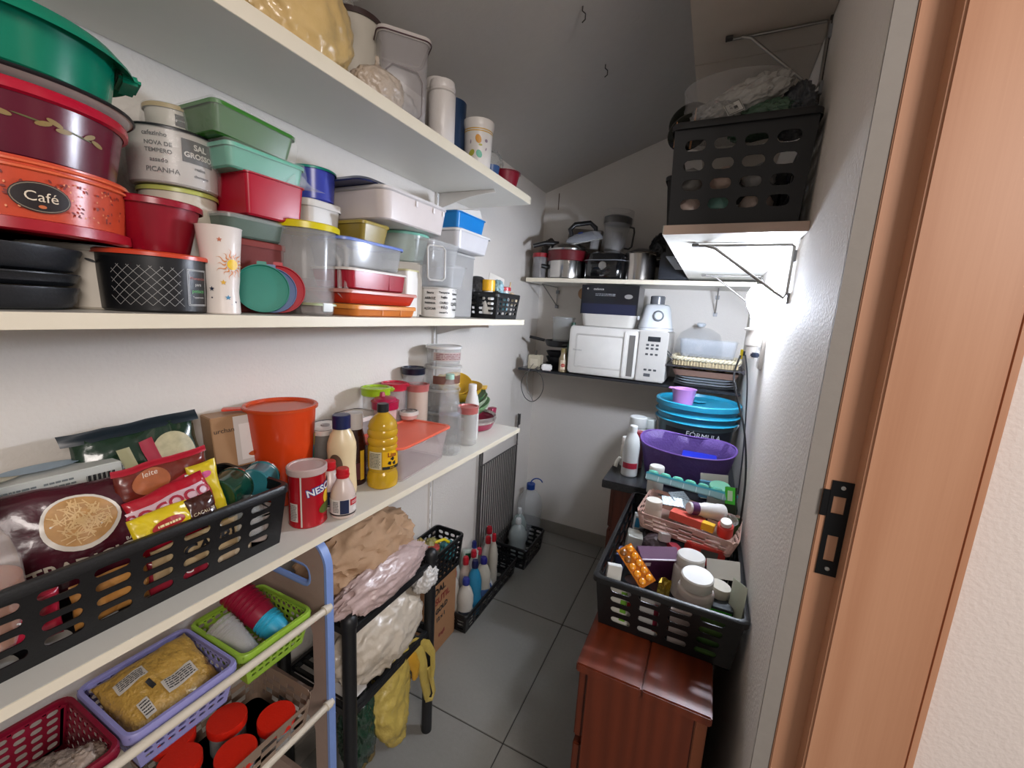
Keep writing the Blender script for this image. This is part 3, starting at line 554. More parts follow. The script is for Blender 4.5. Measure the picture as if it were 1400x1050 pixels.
o = thing('white_slanted_lid', 'white wedge-shaped lid lying askew on the azure box', 'lid', (-.85, 1.25, 1.702), -90); bm = bmesh.new(); vs = [bm.verts.new(p) for p in ((-.08, -.09, 0), (.08, -.09, 0), (.08, .085, 0), (-.08, .085, 0), (-.07, -.07, .004), (.07, -.075, .008), (.07, .075, .042), (-.07, .075, .038))]
for f in ((3, 2, 1, 0), (4, 5, 6, 7), (0, 1, 5, 4), (1, 2, 6, 5), (2, 3, 7, 6), (3, 0, 4, 7)): bm.faces.new([vs[i] for i in f])
bmesh.ops.bevel(bm, geom=list(bm.edges), offset=.006, segments=3, affect='EDGES'); mk('lid', bm, M('#d9d7d3', .3), o)
rtub('grey_lidded_box', 'grey box supporting the white boxes behind the black basket', 'container', (-.95, -.81, 1.20, 1.36, 1.3685, 1.586), M('#a9a8a6', .3, alpha=.85), M('#bdbcb9', .3), rc=.02, t=.95)
# black basket at the end of middle shelf
basket('black_basket', 'small black basket of odds and ends at the middle shelf end', (-.93, -.722, 1.375, 1.572, m, 1.462), BLK, 5, 5, 4, .010, rim=.004)
o = thing('yellow_cap_bottle', 'bottle with a yellow flip cap sticking out of the black basket', 'bottle', (-.775, 1.40, 1.385), lean=0); lathe('body', [(.018, 0), (.022, .01), (.022, .075), (.016, .085)], M('#d8d5cf', .4), o); q = lathe('cap', capp(.024, .085, .125), M('#e2a90c', .35), o)
tub('red_lid_jar', 'small clear jar with red lid in the black basket', 'jar', -.765, 1.505, 1.40, 1.492, .026, M('#c2b6ac', .15, alpha=.6), M('#b01a2a', .35), t=.95, lh=.014)
bag('nut_bag', 'small clear bag of pale nuts at the basket corner', 'bag', (-.752, 1.548, 1.445), (.025, .022, .028), M('#cdbb9a', .4, bump=2, sc=120), 5, .3, 2.5, sub=4)
tub('cyan_cup', 'little light-blue cup among the basket contents', 'cup', -.745, 1.47, 1.395, 1.468, .017, M('#6fb3c9', .4), None)
carton('white_card', 'white card packet tilted behind the black basket contents', 'packet', (-.80, 1.50, 1.49), .07, .004, .055, M('#d9d5cc', .5), face=-30, lean=25, roll=20)
bag('grey_bundle', 'grey crumpled bundle in the back of the small black basket', 'bag', (-.86, 1.44, 1.45), (.05, .05, .05), M('#6b6a68', .6, bump=2, sc=60), 8, .3)
bag('dark_bundle', 'dark grey fabric bundle rising at the back of the black basket', 'bag', (-.83, 1.41, 1.475), (.045, .04, .045), M('#3c3d40', .6, bump=2, sc=60), 18, .3, sub=4)
bag('cyan_twist', 'pale cyan crumpled wrapper on top of the black basket', 'bag', (-.765, 1.455, 1.485), (.022, .022, .028), M('#86a9b2', .4, bump=2, sc=60), 19, .4, sub=4)
tube('stick', [(-.765, 1.54, 1.39), (-.757, 1.548, 1.515)], .003, M('#c2a77e', .5)); tag(bpy.data.objects['stick'], 'pale wooden stick standing in the small black basket', 'stick')
bag('dark_pouch', 'black and white pouch between yellow cap and red-lid jar', 'bag', (-.765, 1.445, 1.455), (.02, .028, .02), M('#2b2b2d', .4), 9, .3, sub=4)
# ------------------------------------------------------------------ TOP SHELF (top at 1.84)
t_ = 1.8405
tub('blue_bowl', 'blue plastic bowl at the near end of the top shelf', 'bowl', -.78, .425, t_, 1.91, .055, M('#273d86', .3), None)
bag('yellow_food_bag', 'large plastic bag of yellow dried food on the top shelf', 'bag', (-.79, .625, 1.925), (.075, .115, .105), M('#d3b377', .3, bump=1.5, sc=30, var=.16, coat=.4), 2, .16, 2.0, .8, sub=5)
bag('clear_bag_top', 'clear crumpled plastic gathered above the yellow food bag', 'bag', (-.76, .68, 2.035), (.045, .06, .035), M('#b9b4ab', .15, alpha=.5, bump=3, sc=40), 12, .45, 2.5)  # gathered clear top of a bag, modelled as its own object
bag('knotted_flour_bag', 'knotted beige plastic bag between yellow bag and clear canister', 'bag', (-.755, .80, 1.875), (.05, .062, .055), M('#b8a999', .3, bump=3, sc=45, var=.15), 4, .2, 2.3, .7, neck=1)
tub('bread_canister', 'round off-white canister with dark brown lid behind clear canister', 'canister', -.90, .875, t_, 2.085, .066, M('#bdb6a8', .4), M('#3a2a28', .35), t=.97, lh=.014, lo=.004)
cc = thing('clear_canister', 'tall smoky clear canister with hinged white-rimmed lid', 'canister', (-.80, .93, t_), -40)
bm = bmesh.new(); loft(bm, [rg(.052, .056, .001, .02), rg(.056, .060, .01, .02), rg(.060, .064, .17, .02), rg(.062, .066, .195, .02), rg(.060, .064, .195, .02), rg(.054, .058, .02, .02)]); mk('body', bm, M('#9a8f8f', .15, alpha=.55), cc)
bm = bmesh.new(); loft(bm, [rg(.063, .068, .19, .022), rg(.066, .071, .194, .022), rg(.066, .071, .202, .022), rg(.05, .055, .208, .02)], False, True); mk('lid', bm, M('#cfc7c2', .3, alpha=.8), cc)
tube('lid_line', [(p.x, p.y, .193) for p in rg(.0665, .0715, .193, .022)], .0014, M('#4a2830', .4), cc, closed=True)
tube('window_line', [(-.03, -.0655, .02), (.035, -.0655, .02), (.042, -.0665, .03), (.042, -.068, .10), (.03, -.0685, .12), (-.03, -.0685, .125), (-.045, -.068, .11), (-.04, -.066, .03)], .0012, M('#7d7374', .3), cc, closed=True)
bag('clear_inner_bag', 'loose clear plastic with beige grains in front of the clear canister', 'bag', (-.74, .865, 1.865), (.03, .04, .03), M('#b5aaa0', .15, alpha=.5, bump=3, sc=50), 14, .4, sub=4)
for i, (x, y, z1, lab) in enumerate(((-.748, 1.04, 2.005, 'tall white paper roll in plastic, nearer of two on the top shelf'), (-.80, 1.09, 2.04, 'tall white paper roll in plastic, rear one on the top shelf'))):
    o = thing('wrapped_roll', lab, 'roll', (x, y, t_), camface(x, y), 'wrapped white rolls on the top shelf'); h = z1 - t_
    lathe('roll', [(.034, 0), (.036, .003), (.0365, h - .035), (.034, h - .025), (.036, h - .02), (.033, h - .004), (.025, h)], M('#d5cfca', .35, bump=1, sc=40), o)
    lathe('fold_line', [(.0366, h - .036), (.0372, h - .034), (.0366, h - .032)], M('#a9a29c', .4), o, 32, False, False)
wc = thing('fruit_cup', 'white tumbler printed with orange and green fruit at top shelf end', 'cup', (-.752, 1.245, t_), camface(-.752, 1.245))
lathe('cup', [(.040, 0), (.041, .003), (.046, .115), (.0475, .118), (.0495, .128), (.0495, .140), (.048, .1415), (.046, .14), (.044, .118), (.038, .006)], M('#d9d3cc', .35), wc, 40)
mp = cy(.040, .0487, .141, .06, -84)
for z in (.103, .109): lathe('yellow_band', [(.0400 + .0058 * z / .115 + .0007, z), (.0400 + .0058 * (z + .003) / .115 + .0007, z + .003)], M('#c99f3f', .4), wc, 40, False, False)
blob2(wc, [(-.004, .02, ell(.009, .013, 20, 14))], M('#c98a24', .4), mp, 'fruit_print'); blob2(wc, [(.0, -.022, ell(.009, .012, 25, 14))], M('#57a88d', .4), mp, 'fruit_print'); blob2(wc, [(-.024, -.02, ell(.008, .011, -40, 14)), (.003, .004, ell(.006, .003, 0))], M('#a9a83c', .4), mp, 'fruit_print'); blob2(wc, [(.022, .018, ell(.005, .005)), (.022, -.006, ell(.002, .005, -20)), (-.028, .012, ell(.002, .006))], M('#8f7f8c', .4), mp, 'fruit_print')
tub('dark_blue_bottle', 'dark blue vessel in shade between the rolls and the fruit cup', 'bottle', -.83, 1.20, t_, 2.03, .05, M('#1d3350', .35), None, t=.9)
tub('crimson_cup', 'crimson flared plastic bowl at the far end of the top shelf', 'bowl', -.775, 1.49, t_, 1.905, .053, M('#7c1024', .35), None, t=.72, rim=.005)
bag('clear_bag', 'clear grey plastic bag standing behind the crimson bowl', 'bag', (-.82, 1.46, 1.93), (.04, .045, .05), M('#5d7370', .15, alpha=.5, bump=3, sc=40), 17, .35, sub=4)
tub('blue_cup', 'small blue cup beside the crimson bowl on the top shelf', 'cup', -.765, 1.36, t_, 1.89, .03, M('#33507c', .35), None, t=.8)
# ------------------------------------------------------------------ LOWEST SHELF (top at .926)
l = .9265
basket('food_basket', 'long black slotted basket of food packets on the lowest shelf', (-.905, -.703, -.02, .505, l, 1.045), BLK, 3, 9, 4, .012, rim=.006, fh=.62)
# packets
po, f = pouch('straw_potato_packet', 'large maroon packet of straw potatoes reading Tradicional', 'packet', (-.802, .272, 1.030), .30, .165, .045, M('#46101f', .22, bump=.5, sc=30, coat=.4), -14, 14, 1, 1)
patch(po, .080, .145, M('#a8122a', .25), f, .075, .005, nu=12, nv=14, name='red_panel')
patch(po, .084, .080, M('#d9d2c6', .3), f, -.026, .028, shape='ell', name='bowl_print', k=2.2); patch(po, .075, .070, M('#b98a4e', .5, var=.3, sc=220), f, -.026, .030, shape='ell', name='potato_print', k=3)
rnd = random.Random(5); bm = bmesh.new()
for _ in range(150):
    a = rnd.uniform(0, 2 * PI); r = rnd.uniform(0, .9) ; u, v = -.026 + .034 * r * math.cos(a), .030 + .032 * r * math.sin(a); t = rnd.uniform(0, PI); seg(bm, f, u - .0055 * math.cos(t), v - .0055 * math.sin(t), u + .0055 * math.cos(t), v + .0055 * math.sin(t), .0007, 1, 4.2)
mk('straw_print', bm, M('#dcb880', .5, var=.25), po, 0)
text(po, 'TRADICIONAL', .025, M('#c9bfae', .4), lambda u, v, k=1: f(u, v, 3), .0, -.030, 5, bold=.0006)
text(po, 'BATATA PALHA', .007, M('#d8cfc0', .4), lambda u, v, k=1: f(u, v, 3), .045, -.012, 5)
text(po, 'Elma', .016, M('#e6ddd6', .4), lambda u, v, k=1: f(u, v, 3), .085, .0, 6, bold=.0005)
bm = bmesh.new(); 
for q in ((.066, -.011, .104, -.007), (.104, -.007, .105, .011), (.105, .011, .066, .009), (.066, .009, .066, -.011)): seg(bm, f, *q, .0009, 4, 3.2)
mk('oval_print', bm, M('#e6ddd6', .4), po, 0)
patch(po, .020, .022, M('#e1ddd4', .4), f, .112, .052, name='pure_badge', k=3); text(po, 'Pure', .008, INK, lambda u, v, k=1: f(u, v, 4), .112, .055); blob2(po, [(.078, .035, star(.012, 5, .5, 80))], M('#e0d4cf', .3), f, 'burst_print', 3)
co = carton('milk_carton', 'long pale blue and white carton with blue bars lying behind the packets', 'carton', (-.905, .135, 1.042), .38, .075, .072, M('#c9cbc4', .4, var=.04), 0, 2)
mp = fy(0, -.0375, .0375)
for i, (u, w_) in enumerate(((-.11, .010), (-.055, .012), (-.01, .010))): patch(co, w_, .045, M('#6f8fb4', .5), mp, u, 0, name='blue_bar')
for i, (u, w_) in enumerate(((-.155, .05), (-.085, .035), (-.033, .03), (.02, .038), (.07, .04), (.115, .035))): lines(co, w_, .055, 8, M('#6d7474', .6), mp, u, 0, i)
bm = bmesh.new()
for k in range(18): seg(bm, mp, .145 + k * .002, -.028, .145 + k * .002, .022, .0003 + .0004 * (k % 3), 1)
mk('barcode', bm, INK, co, 0)
mpt = ft(0, 0, .075)
patch(co, .11, .05, M('#47598f', .45), mpt, -.12, -.005, shape='ell', name='blue_oval'); lines(co, .06, .022, 2, M('#d5d9de', .5), lambda u, v, k=1: mpt(u, v, 3), -.12, -.004)
patch(co, .15, .06, M('#b8b29c', .45), mpt, .01, .0, shape='ell', name='tan_swirl'); patch(co, .09, .045, M('#8fa5b5', .45), mpt, .11, .012, shape='ell', name='blue_swirl', k=1.8)
gp, f2 = pouch('green_packet', 'dark green glossy packet with oat picture behind the red packets', 'packet', (-.895, .368, 1.083), .17, .16, .032, M('#14301f', .18, bump=.5, sc=30, coat=.5), -12, 14, -6, 4)
patch(gp, .064, .072, M('#b9b08c', .5, var=.35, sc=200), f2, .045, .018, shape='ell', name='oat_print', k=2); patch(gp, .020, .066, M('#a3233a', .4), f2, .012, .018, rot=8, name='red_ribbon', k=3)
patch(gp, .018, .09, M('#9c976f', .4), f2, -.018, -.0, rot=8, name='olive_stripe', k=2); patch(gp, .04, .032, M('#7fa6bd', .4), f2, .042, -.050, shape='ell', name='blue_seal', k=2.4); text(gp, '7 g', .012, M('#16304a', .4), lambda u, v, k=1: f2(u, v, 4), .042, -.05)
text(gp, 'grova', .036, M('#d8d8d2', .3), lambda u, v, k=1: f2(u, v, 2), -.058, -.0, -72, bold=.0012); patch(gp, .19, .02, M('#16232c', .3), f2, 0, .076, name='crimp')
dp, f3 = pouch('dessert_packet', 'brown and red packet with dessert picture peeking above the coconut packet', 'packet', (-.790, .350, 1.088), .125, .075, .02, M('#6b2418', .25, coat=.3), -5, 14, -4, 6)
patch(dp, .05, .04, M('#a3572c', .4, var=.4, sc=150), f3, -.02, .01, shape='ell', name='dessert_print', k=2); patch(dp, .13, .010, M('#a8182c', .3), f3, 0, .036, name='red_crimp', k=2)
text(dp, 'leite', .012, M('#e0d4c4', .4), lambda u, v, k=1: f3(u, v, 3), -.02, .022)
yp, f4 = pouch('yellow_packet', 'tall yellow packet end standing beside the coconut packet', 'packet', (-.765, .400, 1.045), .045, .13, .020, M('#d3b820', .25, coat=.3), -8, 10, -6, 7)
patch(yp, .02, .012, M('#c9558a', .4), f4, 0, .045, shape='ell', name='pink_print', k=2)
sp_, f5 = pouch('coconut_packet', 'small red coconut packet with pale lettered band in front of the yellow packets', 'packet', (-.745, .336, 1.066), .11, .062, .018, M('#ab1226', .25, coat=.3), -2, 20, -9, 8)
patch(sp_, .105, .030, M('#c6a5ac', .35), f5, -.006, .0, name='pale_band', k=2); text(sp_, 'SOCOCO', .026, M('#9c1530', .4), lambda u, v, k=1: f5(u, v, 3), -.006, .0, bold=.0008)
ym, f6 = pouch('seasoning_packet', 'small yellow seasoning packet with red oval at the basket edge', 'packet', (-.724, .312, 1.048), .078, .045, .014, M('#d8bd1e', .25, coat=.3), 0, 24, -4, 9)
patch(ym, .045, .018, M('#a31e1c', .4), f6, .004, -.004, shape='ell', name='red_oval', k=2, rot=5); lines(ym, .03, .008, 1, M('#e9d9a0', .4), lambda u, v, k=1: f6(u, v, 3), .004, -.004)
cb, f7 = pouch('chocolate_packet', 'dark brown packet corner beside the small yellow packet', 'packet', (-.724, .366, 1.05), .042, .045, .012, M('#3d1a12', .25, coat=.3), 0, 20, -6, 10)
text(cb, 'CACAU 70', .007, M('#d8c8a8', .4), lambda u, v, k=1: f7(u, v, 3), 0, -.005)
# things seen through the slots
cp_, f8 = pouch('cookie_packet', 'tan packet with big black letters seen through the basket slots', 'packet', (-.727, .36, .985), .13, .05, .012, M('#a78f6a', .3), 0, 3, 0, 11); text(cp_, 'CAPRI', .030, INK, lambda u, v, k=1: f8(u, v, 2), .015, 0, bold=.001)
for i, (y, z, c, s, lab) in enumerate(((.335, .953, '#8e2230', 'KC', 'maroon and cream packet low in the food basket'), (.25, .965, '#b07a3d', '', 'golden patterned packet low in the middle of the food basket'), (.155, .975, '#a51a33', 'O', 'crimson packet low in the food basket near its left half'), (.05, .975, '#3a2c20', '', 'dark brown crinkled packet at the near end of the food basket'), (.41, .955, '#c9b394', '', 'cream packet low beside the tins in the food basket'))):
    o, ff = pouch('packet', lab, 'packet', (-.738, y, z), .085, .065, .02, M(c, .3, var=.35 if i in (1, 3) else .05, sc=90, coat=.3), 0, 3, 0, 20 + i)
    if s: text(o, s, .022, M('#e3ddd5', .4), lambda u, v, k=1: ff(u, v, 2), 0, 0)
nc = carton('noodle_box', 'orange-brown carton with a printed white cup behind the tins', 'carton', (-.925, .555, 1.03), .115, .07, .115, M('#a8805a', .45, var=.15, sc=30), -14, 4, -2)
mp = fy(.016, -.035, .058); patch(nc, .074, .108, M('#d6cfc9', .4), mp, .004, 0, name='white_panel'); bm = bmesh.new()
patch(nc, .055, .08, M('#efe9e5', .4), mp, .004, -.004, name='cup_print', k=2); text(nc, 'Ot', .018, INK, mp, .012, .022); text(nc, 'LUPO', .008, M('#7b4c43', .5), mp, -.012, -.012, -80); patch(nc, .034, .012, M('#c05b2c', .4), mp, .006, -.034, shape='ell', name='orange_print', k=3)
text(nc, 'urchan', .014, INK, fy(-.035, -.035, .085), 0, .0)
def tin(name, label, x, y, z, r, h, mat, face, roll=90, lean=0):
    o = thing(name, label, 'tin', (x, y, z), face, None, lean); q = lathe('can', [(r - .002, 0), (r, .002), (r, .004), (r - .0015, .006), (r - .0015, h - .006), (r, h - .004), (r, h - .002), (r - .002, h), (r - .004, h - .003), (.0004, h - .003)], mat, o, 40)
    mm = Matrix.Rotation(math.radians(roll), 4, 'Y') @ Matrix.Translation((0, 0, -h / 2)); q.matrix_local = mm; e = lathe('tin_rim', [(r - .002, h - .001), (r + .0008, h - .0005), (r + .0008, h - .004), (r - .001, h - .004)], CHROME, o, 40, False, False); e.matrix_local = mm; return o
g1 = tin('green_tin', 'dark green tin lying on its side in the food basket', -.795, .445, 1.032, .036, .062, M('#0d3b2a', .15, coat=.6), 30)
g2 = tin('teal_tin', 'teal and purple tin lying behind the green tin in the food basket', -.795, .507, 1.032, .033, .05, M('#2a6f78', .2, coat=.5, var=.3, sc=40), 35)
o = thing('glass_jar', 'low empty glass jar beside the green tin against the basket rim', 'jar', (-.745, .445, .955), 0); lathe('glass', [(.03, 0), (.033, .004), (.034, .05), (.028, .062), (.028, .07), (.024, .07), (.026, .06), (.030, .05), (.030, .006)], GLASS, o, 32)
tin('silver_tin', 'silver and blue tin low at the far end of the food basket', -.755, .48, .965, .03, .055, M('#b7a9a2', .25, var=.3, sc=60), 10, 0)
# jar with orange content at the left edge
sj = thing('sauce_jar', 'clear jar with orange contents at the near end of the food basket', 'jar', (-.762, .128, .955), 0)
lathe('jar', [(.034, 0), (.043, .006), (.048, .06), (.047, .10), (.040, .135), (.026, .165), (.024, .185)], M('#c9b8a6', .1, alpha=.71), sj); lathe('contents', [(.033, .003), (.042, .008), (.0465, .06), (.046, .085), (.0004, .087)], M('#b8622a', .4, var=.25, sc=40), sj); lathe('cap', capp(.027, .175, .20), M('#cbbfb0', .4), sj)
# orange pot
op = tub('orange_pot', 'tall orange plastic pot with lid standing behind the food basket', 'container', -.885, .628, l, 1.157, .074, M('#cb3f14', .25), M('#d04a1c', .25, alpha=.85), t=.80, rim=.003, lh=.007, lo=.005, recess=.006)
bx('lid_tab', -.115, -.075, -.012, .012, .222, .226, M('#d83c1c', .3), op, .0015)
mp = cy(.059, .074, .23, .125, -60); patch(op, .026, .07, M('#4a8fb8', .4), mp, .06, .0, name='blue_label'); patch(op, .026, .03, M('#c9a21c', .4), mp, .06, .02, name='yellow_label', k=2); patch(op, .022, .02, M('#3f9a4a', .4), mp, .06, -.02, name='green_label', k=2)
# nescau tin
ns = thing('chocolate_tin', 'red chocolate powder can with blue lettering and translucent white lid', 'can', (-.742, .580, l), camface(-.742, .58)); R_ = M('#a30f1c', .25, coat=.4, var=.12, sc=30)
lathe('can', [(.037, 0), (.0385, .003), (.0375, .006), (.0375, .118), (.0385, .121), (.037, .123), (.0004, .123)], R_, ns, 44); lathe('lid', [(.0392, .114), (.0400, .116), (.0400, .127), (.038, .129), (.034, .128), (.033, .126), (.0004, .126)], M('#c9b3ae', .3, alpha=.85), ns, 44)
mp = cy(.0375, .0375, .13, .065, -76)
text(ns, 'NESCAU', .021, M('#22408f', .3), mp, .028, .018, 10, bold=.0018); text(ns, 'NESCAU', .021, M('#e6e2dc', .3), up(mp, 3), .028, .018, 10, bold=.0004)
patch(ns, .024, .034, M('#e0b222', .4), mp, .036, -.006, shape='ell', name='gold_splash', k=1.4); patch(ns, .036, .022, M('#4d5a1d', .4), mp, .030, -.028, shape='ell', name='olive_oval', k=2.2, rot=12)
patch(ns, .003, .115, M('#cfc9c0', .4), mp, -.022, -.004, name='seam_line'); patch(ns, .019, .04, M('#c9bdb4', .4), mp, -.039, -.03, name='nutrition_panel'); lines(ns, .016, .036, 10, INK, up(mp, 2.5), -.039, -.03)
# salt-like bottles
def sb(x, y, lab, face=None):
    o = bottle('condiment_bottle', lab, 'bottle', x, y, l, [(.022, 0), (.0255, .003), (.0265, .01), (.0265, .052), (.022, .068), (.015, .082), (.0125, .088), (.0125, .092)], M('#d0bdb3', .25), capp(.0135, .09, .111), M('#b3141f', .35), group=None, face=face)
    for z in (.093,): lathe('cap_band', [(.0136, z), (.0146, z + .001), (.0146, z + .004), (.0136, z + .005)], M('#b3141f', .35), o, 24, False, False)
    mp = cy(.0268, .0268, .1, .030, -84); patch(o, .112, .034, M('#d9d0ca', .4), mp, .01, 0, nu=26, name='label_sleeve'); patch(o, .018, .032, M('#1f2a4a', .4), mp, .0, 0, name='navy_panel', k=2); patch(o, .024, .014, M('#b3202a', .4), mp, .024, .008, name='red_panel', k=2); lines(o, .018, .007, 2, WHT, up(mp, 3), .024, .008); patch(o, .013, .012, M('#e8e2dc', .4), mp, .024, -.008, shape='ell', name='white_dot', k=2); lines(o, .014, .026, 7, INK, up(mp, 2), -.018, 0)
    patch(o, .112, .003, INK, mp, .01, -.019, nu=26, name='dark_line')
sb(-.700, .637, 'short red-capped bottle with navy and red label at the shelf front'); sb(-.758, .652, 'short red-capped bottle hidden behind the front red-capped bottle')
my = bottle('mayonnaise_bottle', 'cream mayonnaise squeeze bottle with navy blue cap', 'bottle', -.782, .710, l, [(.030, 0), (.033, .004), (.034, .02), (.032, .08), (.034, .12), (.033, .135), (.026, .158), (.018, .170), (.017, .176)], M('#dcc79f', .3), capp(.021, .172, .205), M('#141d4a', .35), sy=.8)
patch(my, .035, .06, M('#5d4a3a', .45), cy(.033, .033, .2, .085, -100), -.01, 0, shape='ell', name='dark_label')
sy_ = bottle('syrup_bottle', 'dark brown syrup bottle with clear white cap behind the oil', 'bottle', -.812, .779, l, [(.027, 0), (.029, .003), (.029, .10), (.026, .125), (.021, .145), (.019, .155)], M('#2e0f0b', .12), capp(.0215, .150, .192), M('#cfcac6', .25, alpha=.85))
patch(sy_, .05, .045, M('#4f1520', .4), cy(.029, .029, .2, .03, -80), 0, .01, name='label_sleeve'); patch(sy_, .012, .08, M('#d0a52a', .4), cy(.029, .029, .2, .055, -50), 0, 0, name='gold_strip')
OIL = M('#cfa520', .05, alpha=.76, var=.08)
oi = bottle('oil_bottle', 'yellow cooking oil bottle with black cap and yellow label', 'bottle', -.742, .808, l, [(.034, 0), (.0385, .004), (.0395, .012), (.0395, .030), (.0375, .038), (.0345, .045), (.0375, .052), (.038, .056), (.038, .104), (.0375, .108), (.0345, .114), (.0385, .121), (.0385, .128), (.0345, .135), (.0385, .142), (.0385, .150), (.0360, .156), (.0375, .162), (.033, .176), (.021, .190), (.013, .197), (.0125, .203)], OIL, capp(.0148, .200, .221), M('#191a1c', .35), n=36)
mp = cy(.0385, .0385, .2, .079, -72); patch(oi, .05, .048, M('#e0ac0f', .35), mp, .012, 0, name='yellow_label', nu=16, k=1.3); patch(oi, .034, .046, M('#c9c0a2', .4), mp, -.032, 0, name='nutrition_label', k=1.3); lines(oi, .028, .04, 10, INK, up(mp, 2.5), -.032, 0)
text(oi, 'Liza', .016, M('#7b1a12', .4), up(mp, 2.5), .012, .014, bold=.0004); patch(oi, .05, .008, INK, mp, .012, -.020, name='black_band', k=2); text(oi, 'SOJA', .006, M('#e0ac0f', .4), up(mp, 3.2), .012, -.020)
blob2(oi, [(.012 + .0075 * math.cos(math.radians(a)), -.004 + .0075 * math.sin(math.radians(a)), [(.0062 * math.cos(math.radians(a + 90 + q)), .0062 * math.sin(math.radians(a + 90 + q))) for q in (0, 110, 180, 250)]) for a in (90, 210, 330)], INK, mp, 'recycling_print', 2.6)
# square tins with ring lids
def ringbox(b, lab, col='#c9c4bb'):
    o = rtub('storage_box', lab, 'container', b, M(col, .2, alpha=.8), M('#d8d2cb', .3), rc=.022, t=.95, lh=.012, lo=.003, recess=.0015); hx, hy = (b[1] - b[0]) / 2, (b[3] - b[2]) / 2
    h = b[5] - b[4]; tube('lid_line', [(p.x, p.y, h - .001) for p in rg(hx - .002, hy - .002, 0, .022)], .0016, M('#2c2426', .4), o, closed=True); lathe('vent', [(.012, h), (.011, h + .002), (.0004, h + .002)], M('#7b706b', .4), o, 24); return o
ringbox((-.95, -.855, .715, .815, l, 1.072), 'grey square canister with black-lined white lid behind the blue-capped bottle', '#8d8a84')
ringbox((-.955, -.855, .825, .93, l, 1.082), 'second square canister with black-lined lid, behind the syrup bottle', '#a19d97')
cl = rtub('coral_box', 'wide clear rectangular box with coral pink lid', 'container', (-.862, -.705, .815, 1.075, l, 1.032), M('#d8b9b2', .12, alpha=.5), M('#e2674e', .3), rc=.02, t=.88, lh=.006, lo=.008, recess=.003); cl.rotation_euler.z = .08
bm = bmesh.new(); loft(bm, [rg(.066, .115, .001, .02), rg(.068, .118, .006, .02)]); mk('base_plate', bm, M('#b3a7a3', .2, alpha=.8), cl)
ringbox((-.885, -.835, 1.03, 1.085, 1.0345, 1.062), 'small square box with black-lined lid standing on the coral lid', '#d9a69b')
def lidcup(lab, x, y, z0, z1, r, bc, lc, t=.85, kind=0, a=.5, name='lidded_cup'):
    o = tub(name, lab, 'cup', x, y, z0, z1, r, M(bc, .15, alpha=a), None, t=t); h = z1 - z0
    lathe('lid', [(r * 1.0, h - .022), (r * 1.06, h - .021), (r * 1.08, h - .003), (r * 1.12, h - .001), (r * 1.12, h + .002), (r * .95, h + .003), (r * .9, h - .002), (.0004, h - .002)], M(lc, .3), o, 36); return o
lc1 = lidcup('clear cup with lime green pouring lid by the wall', -.905, .955, l, 1.147, .040, '#bdb8a8', '#93b31b'); bx('spout', .03, .055, -.014, .014, .21, .222, M('#93b31b', .3), lc1, .004)
lc2 = lidcup('clear cup with bright red pouring lid beside the lime one', -.925, 1.06, l, 1.145, .038, '#c9a9a4', '#b01a34'); bx('spout', .03, .05, -.014, .014, .208, .22, M('#b01a34', .3), lc2, .004)
lidcup('tall clear cup with navy black lid behind the pink-lidded ones', -.93, 1.165, l, 1.185, .038, '#a9a9a6', '#141a2c')
lidcup('tall pinkish canister with dusty pink lid beside the navy-lidded cup', -.895, 1.145, l, 1.133, .036, '#cdb7a8', '#b0605c', .98, 0, .85)
sc2 = lidcup('frosted sippy cup with crimson spouted lid', -.845, .93, 1.033, 1.118, .036, '#d9b9b4', '#a00f3e', .8, 0, .75, 'sippy_cup')
lathe('spout', [(.012, .086), (.009, .10), (.006, .112), (.0004, .113)], M('#a00f3e', .3), sc2, 16, cx=-.008); lathe('dome', [(.036, .085), (.03, .095), (.012, .1)], M('#a00f3e', .3), sc2, 30)
# clear tower
tw = [(l, 1.02), (1.021, 1.105), (1.106, 1.19), (1.191, 1.262)]
for i, (a, b_) in enumerate(tw):
    o = tub('clear_jar', ('lowest clear round jar of the tall stack by the wall', 'second clear round jar up the tall stack', 'third clear jar of the tall stack, brown patterned band', 'top clear jar of the tall stack with white lid')[i], 'jar', -.888, 1.285, a, b_, .066 - .002 * (i % 2), M('#b3b1ab', .1, alpha=.5), M('#d9d9d6', .25, alpha=1 if i == 3 else .7), t=.94, lh=.009)
    if i >= 2: patch(o, .12, .03, M('#6f4a3f' if i == 2 else '#b9a9a4', .4, var=.5, sc=90), cy(.063, .066, .08, .035, -70), .0, .0, nu=20, name='printed_band')
    if i == 3: lines(o, .1, .024, 4, M('#7a3a3f', .5), up(cy(.063, .066, .08, .035, -70), 2.5), 0, 0)
PET = M('#b2b4b2', .08, alpha=.42)
def pet(lab, x, y, r, h, cap=None, tint=PET):
    o = bottle('clear_bottle', lab, 'bottle', x, y, l, [(r * .6, .004), (r * .9, 0), (r, .012), (r, h * .3), (r * .93, h * .36), (r, h * .42), (r, h * .66), (r * .75, h * .8), (r * .4, h * .92), (r * .36, h)], tint, capp(r * .42, h - .01, h + .008) if cap else None, M(cap, .3) if cap else None)
    for k in range(5): a = k * 2 * PI / 5; lathe('foot', [(r * .12, -.0005), (r * .3, .006), (r * .26, .016), (r * .05, .02)], tint, o, 10, cx=r * .62 * math.cos(a), cy=r * .62 * math.sin(a))
    return o
pp = pet('empty clear bottle with scalloped foot in front of the clear stack', -.738, 1.115, .037, .215); patch(pp, .07, .014, M('#8f9dc0', .3, alpha=.7), cy(.0375, .0375, .2, .14, -90), 0, 0, nu=18, name='blue_band')
pet('empty clear bottle with pale mint cap behind the scalloped one', -.80, 1.20, .036, .24, '#9fc4b4')
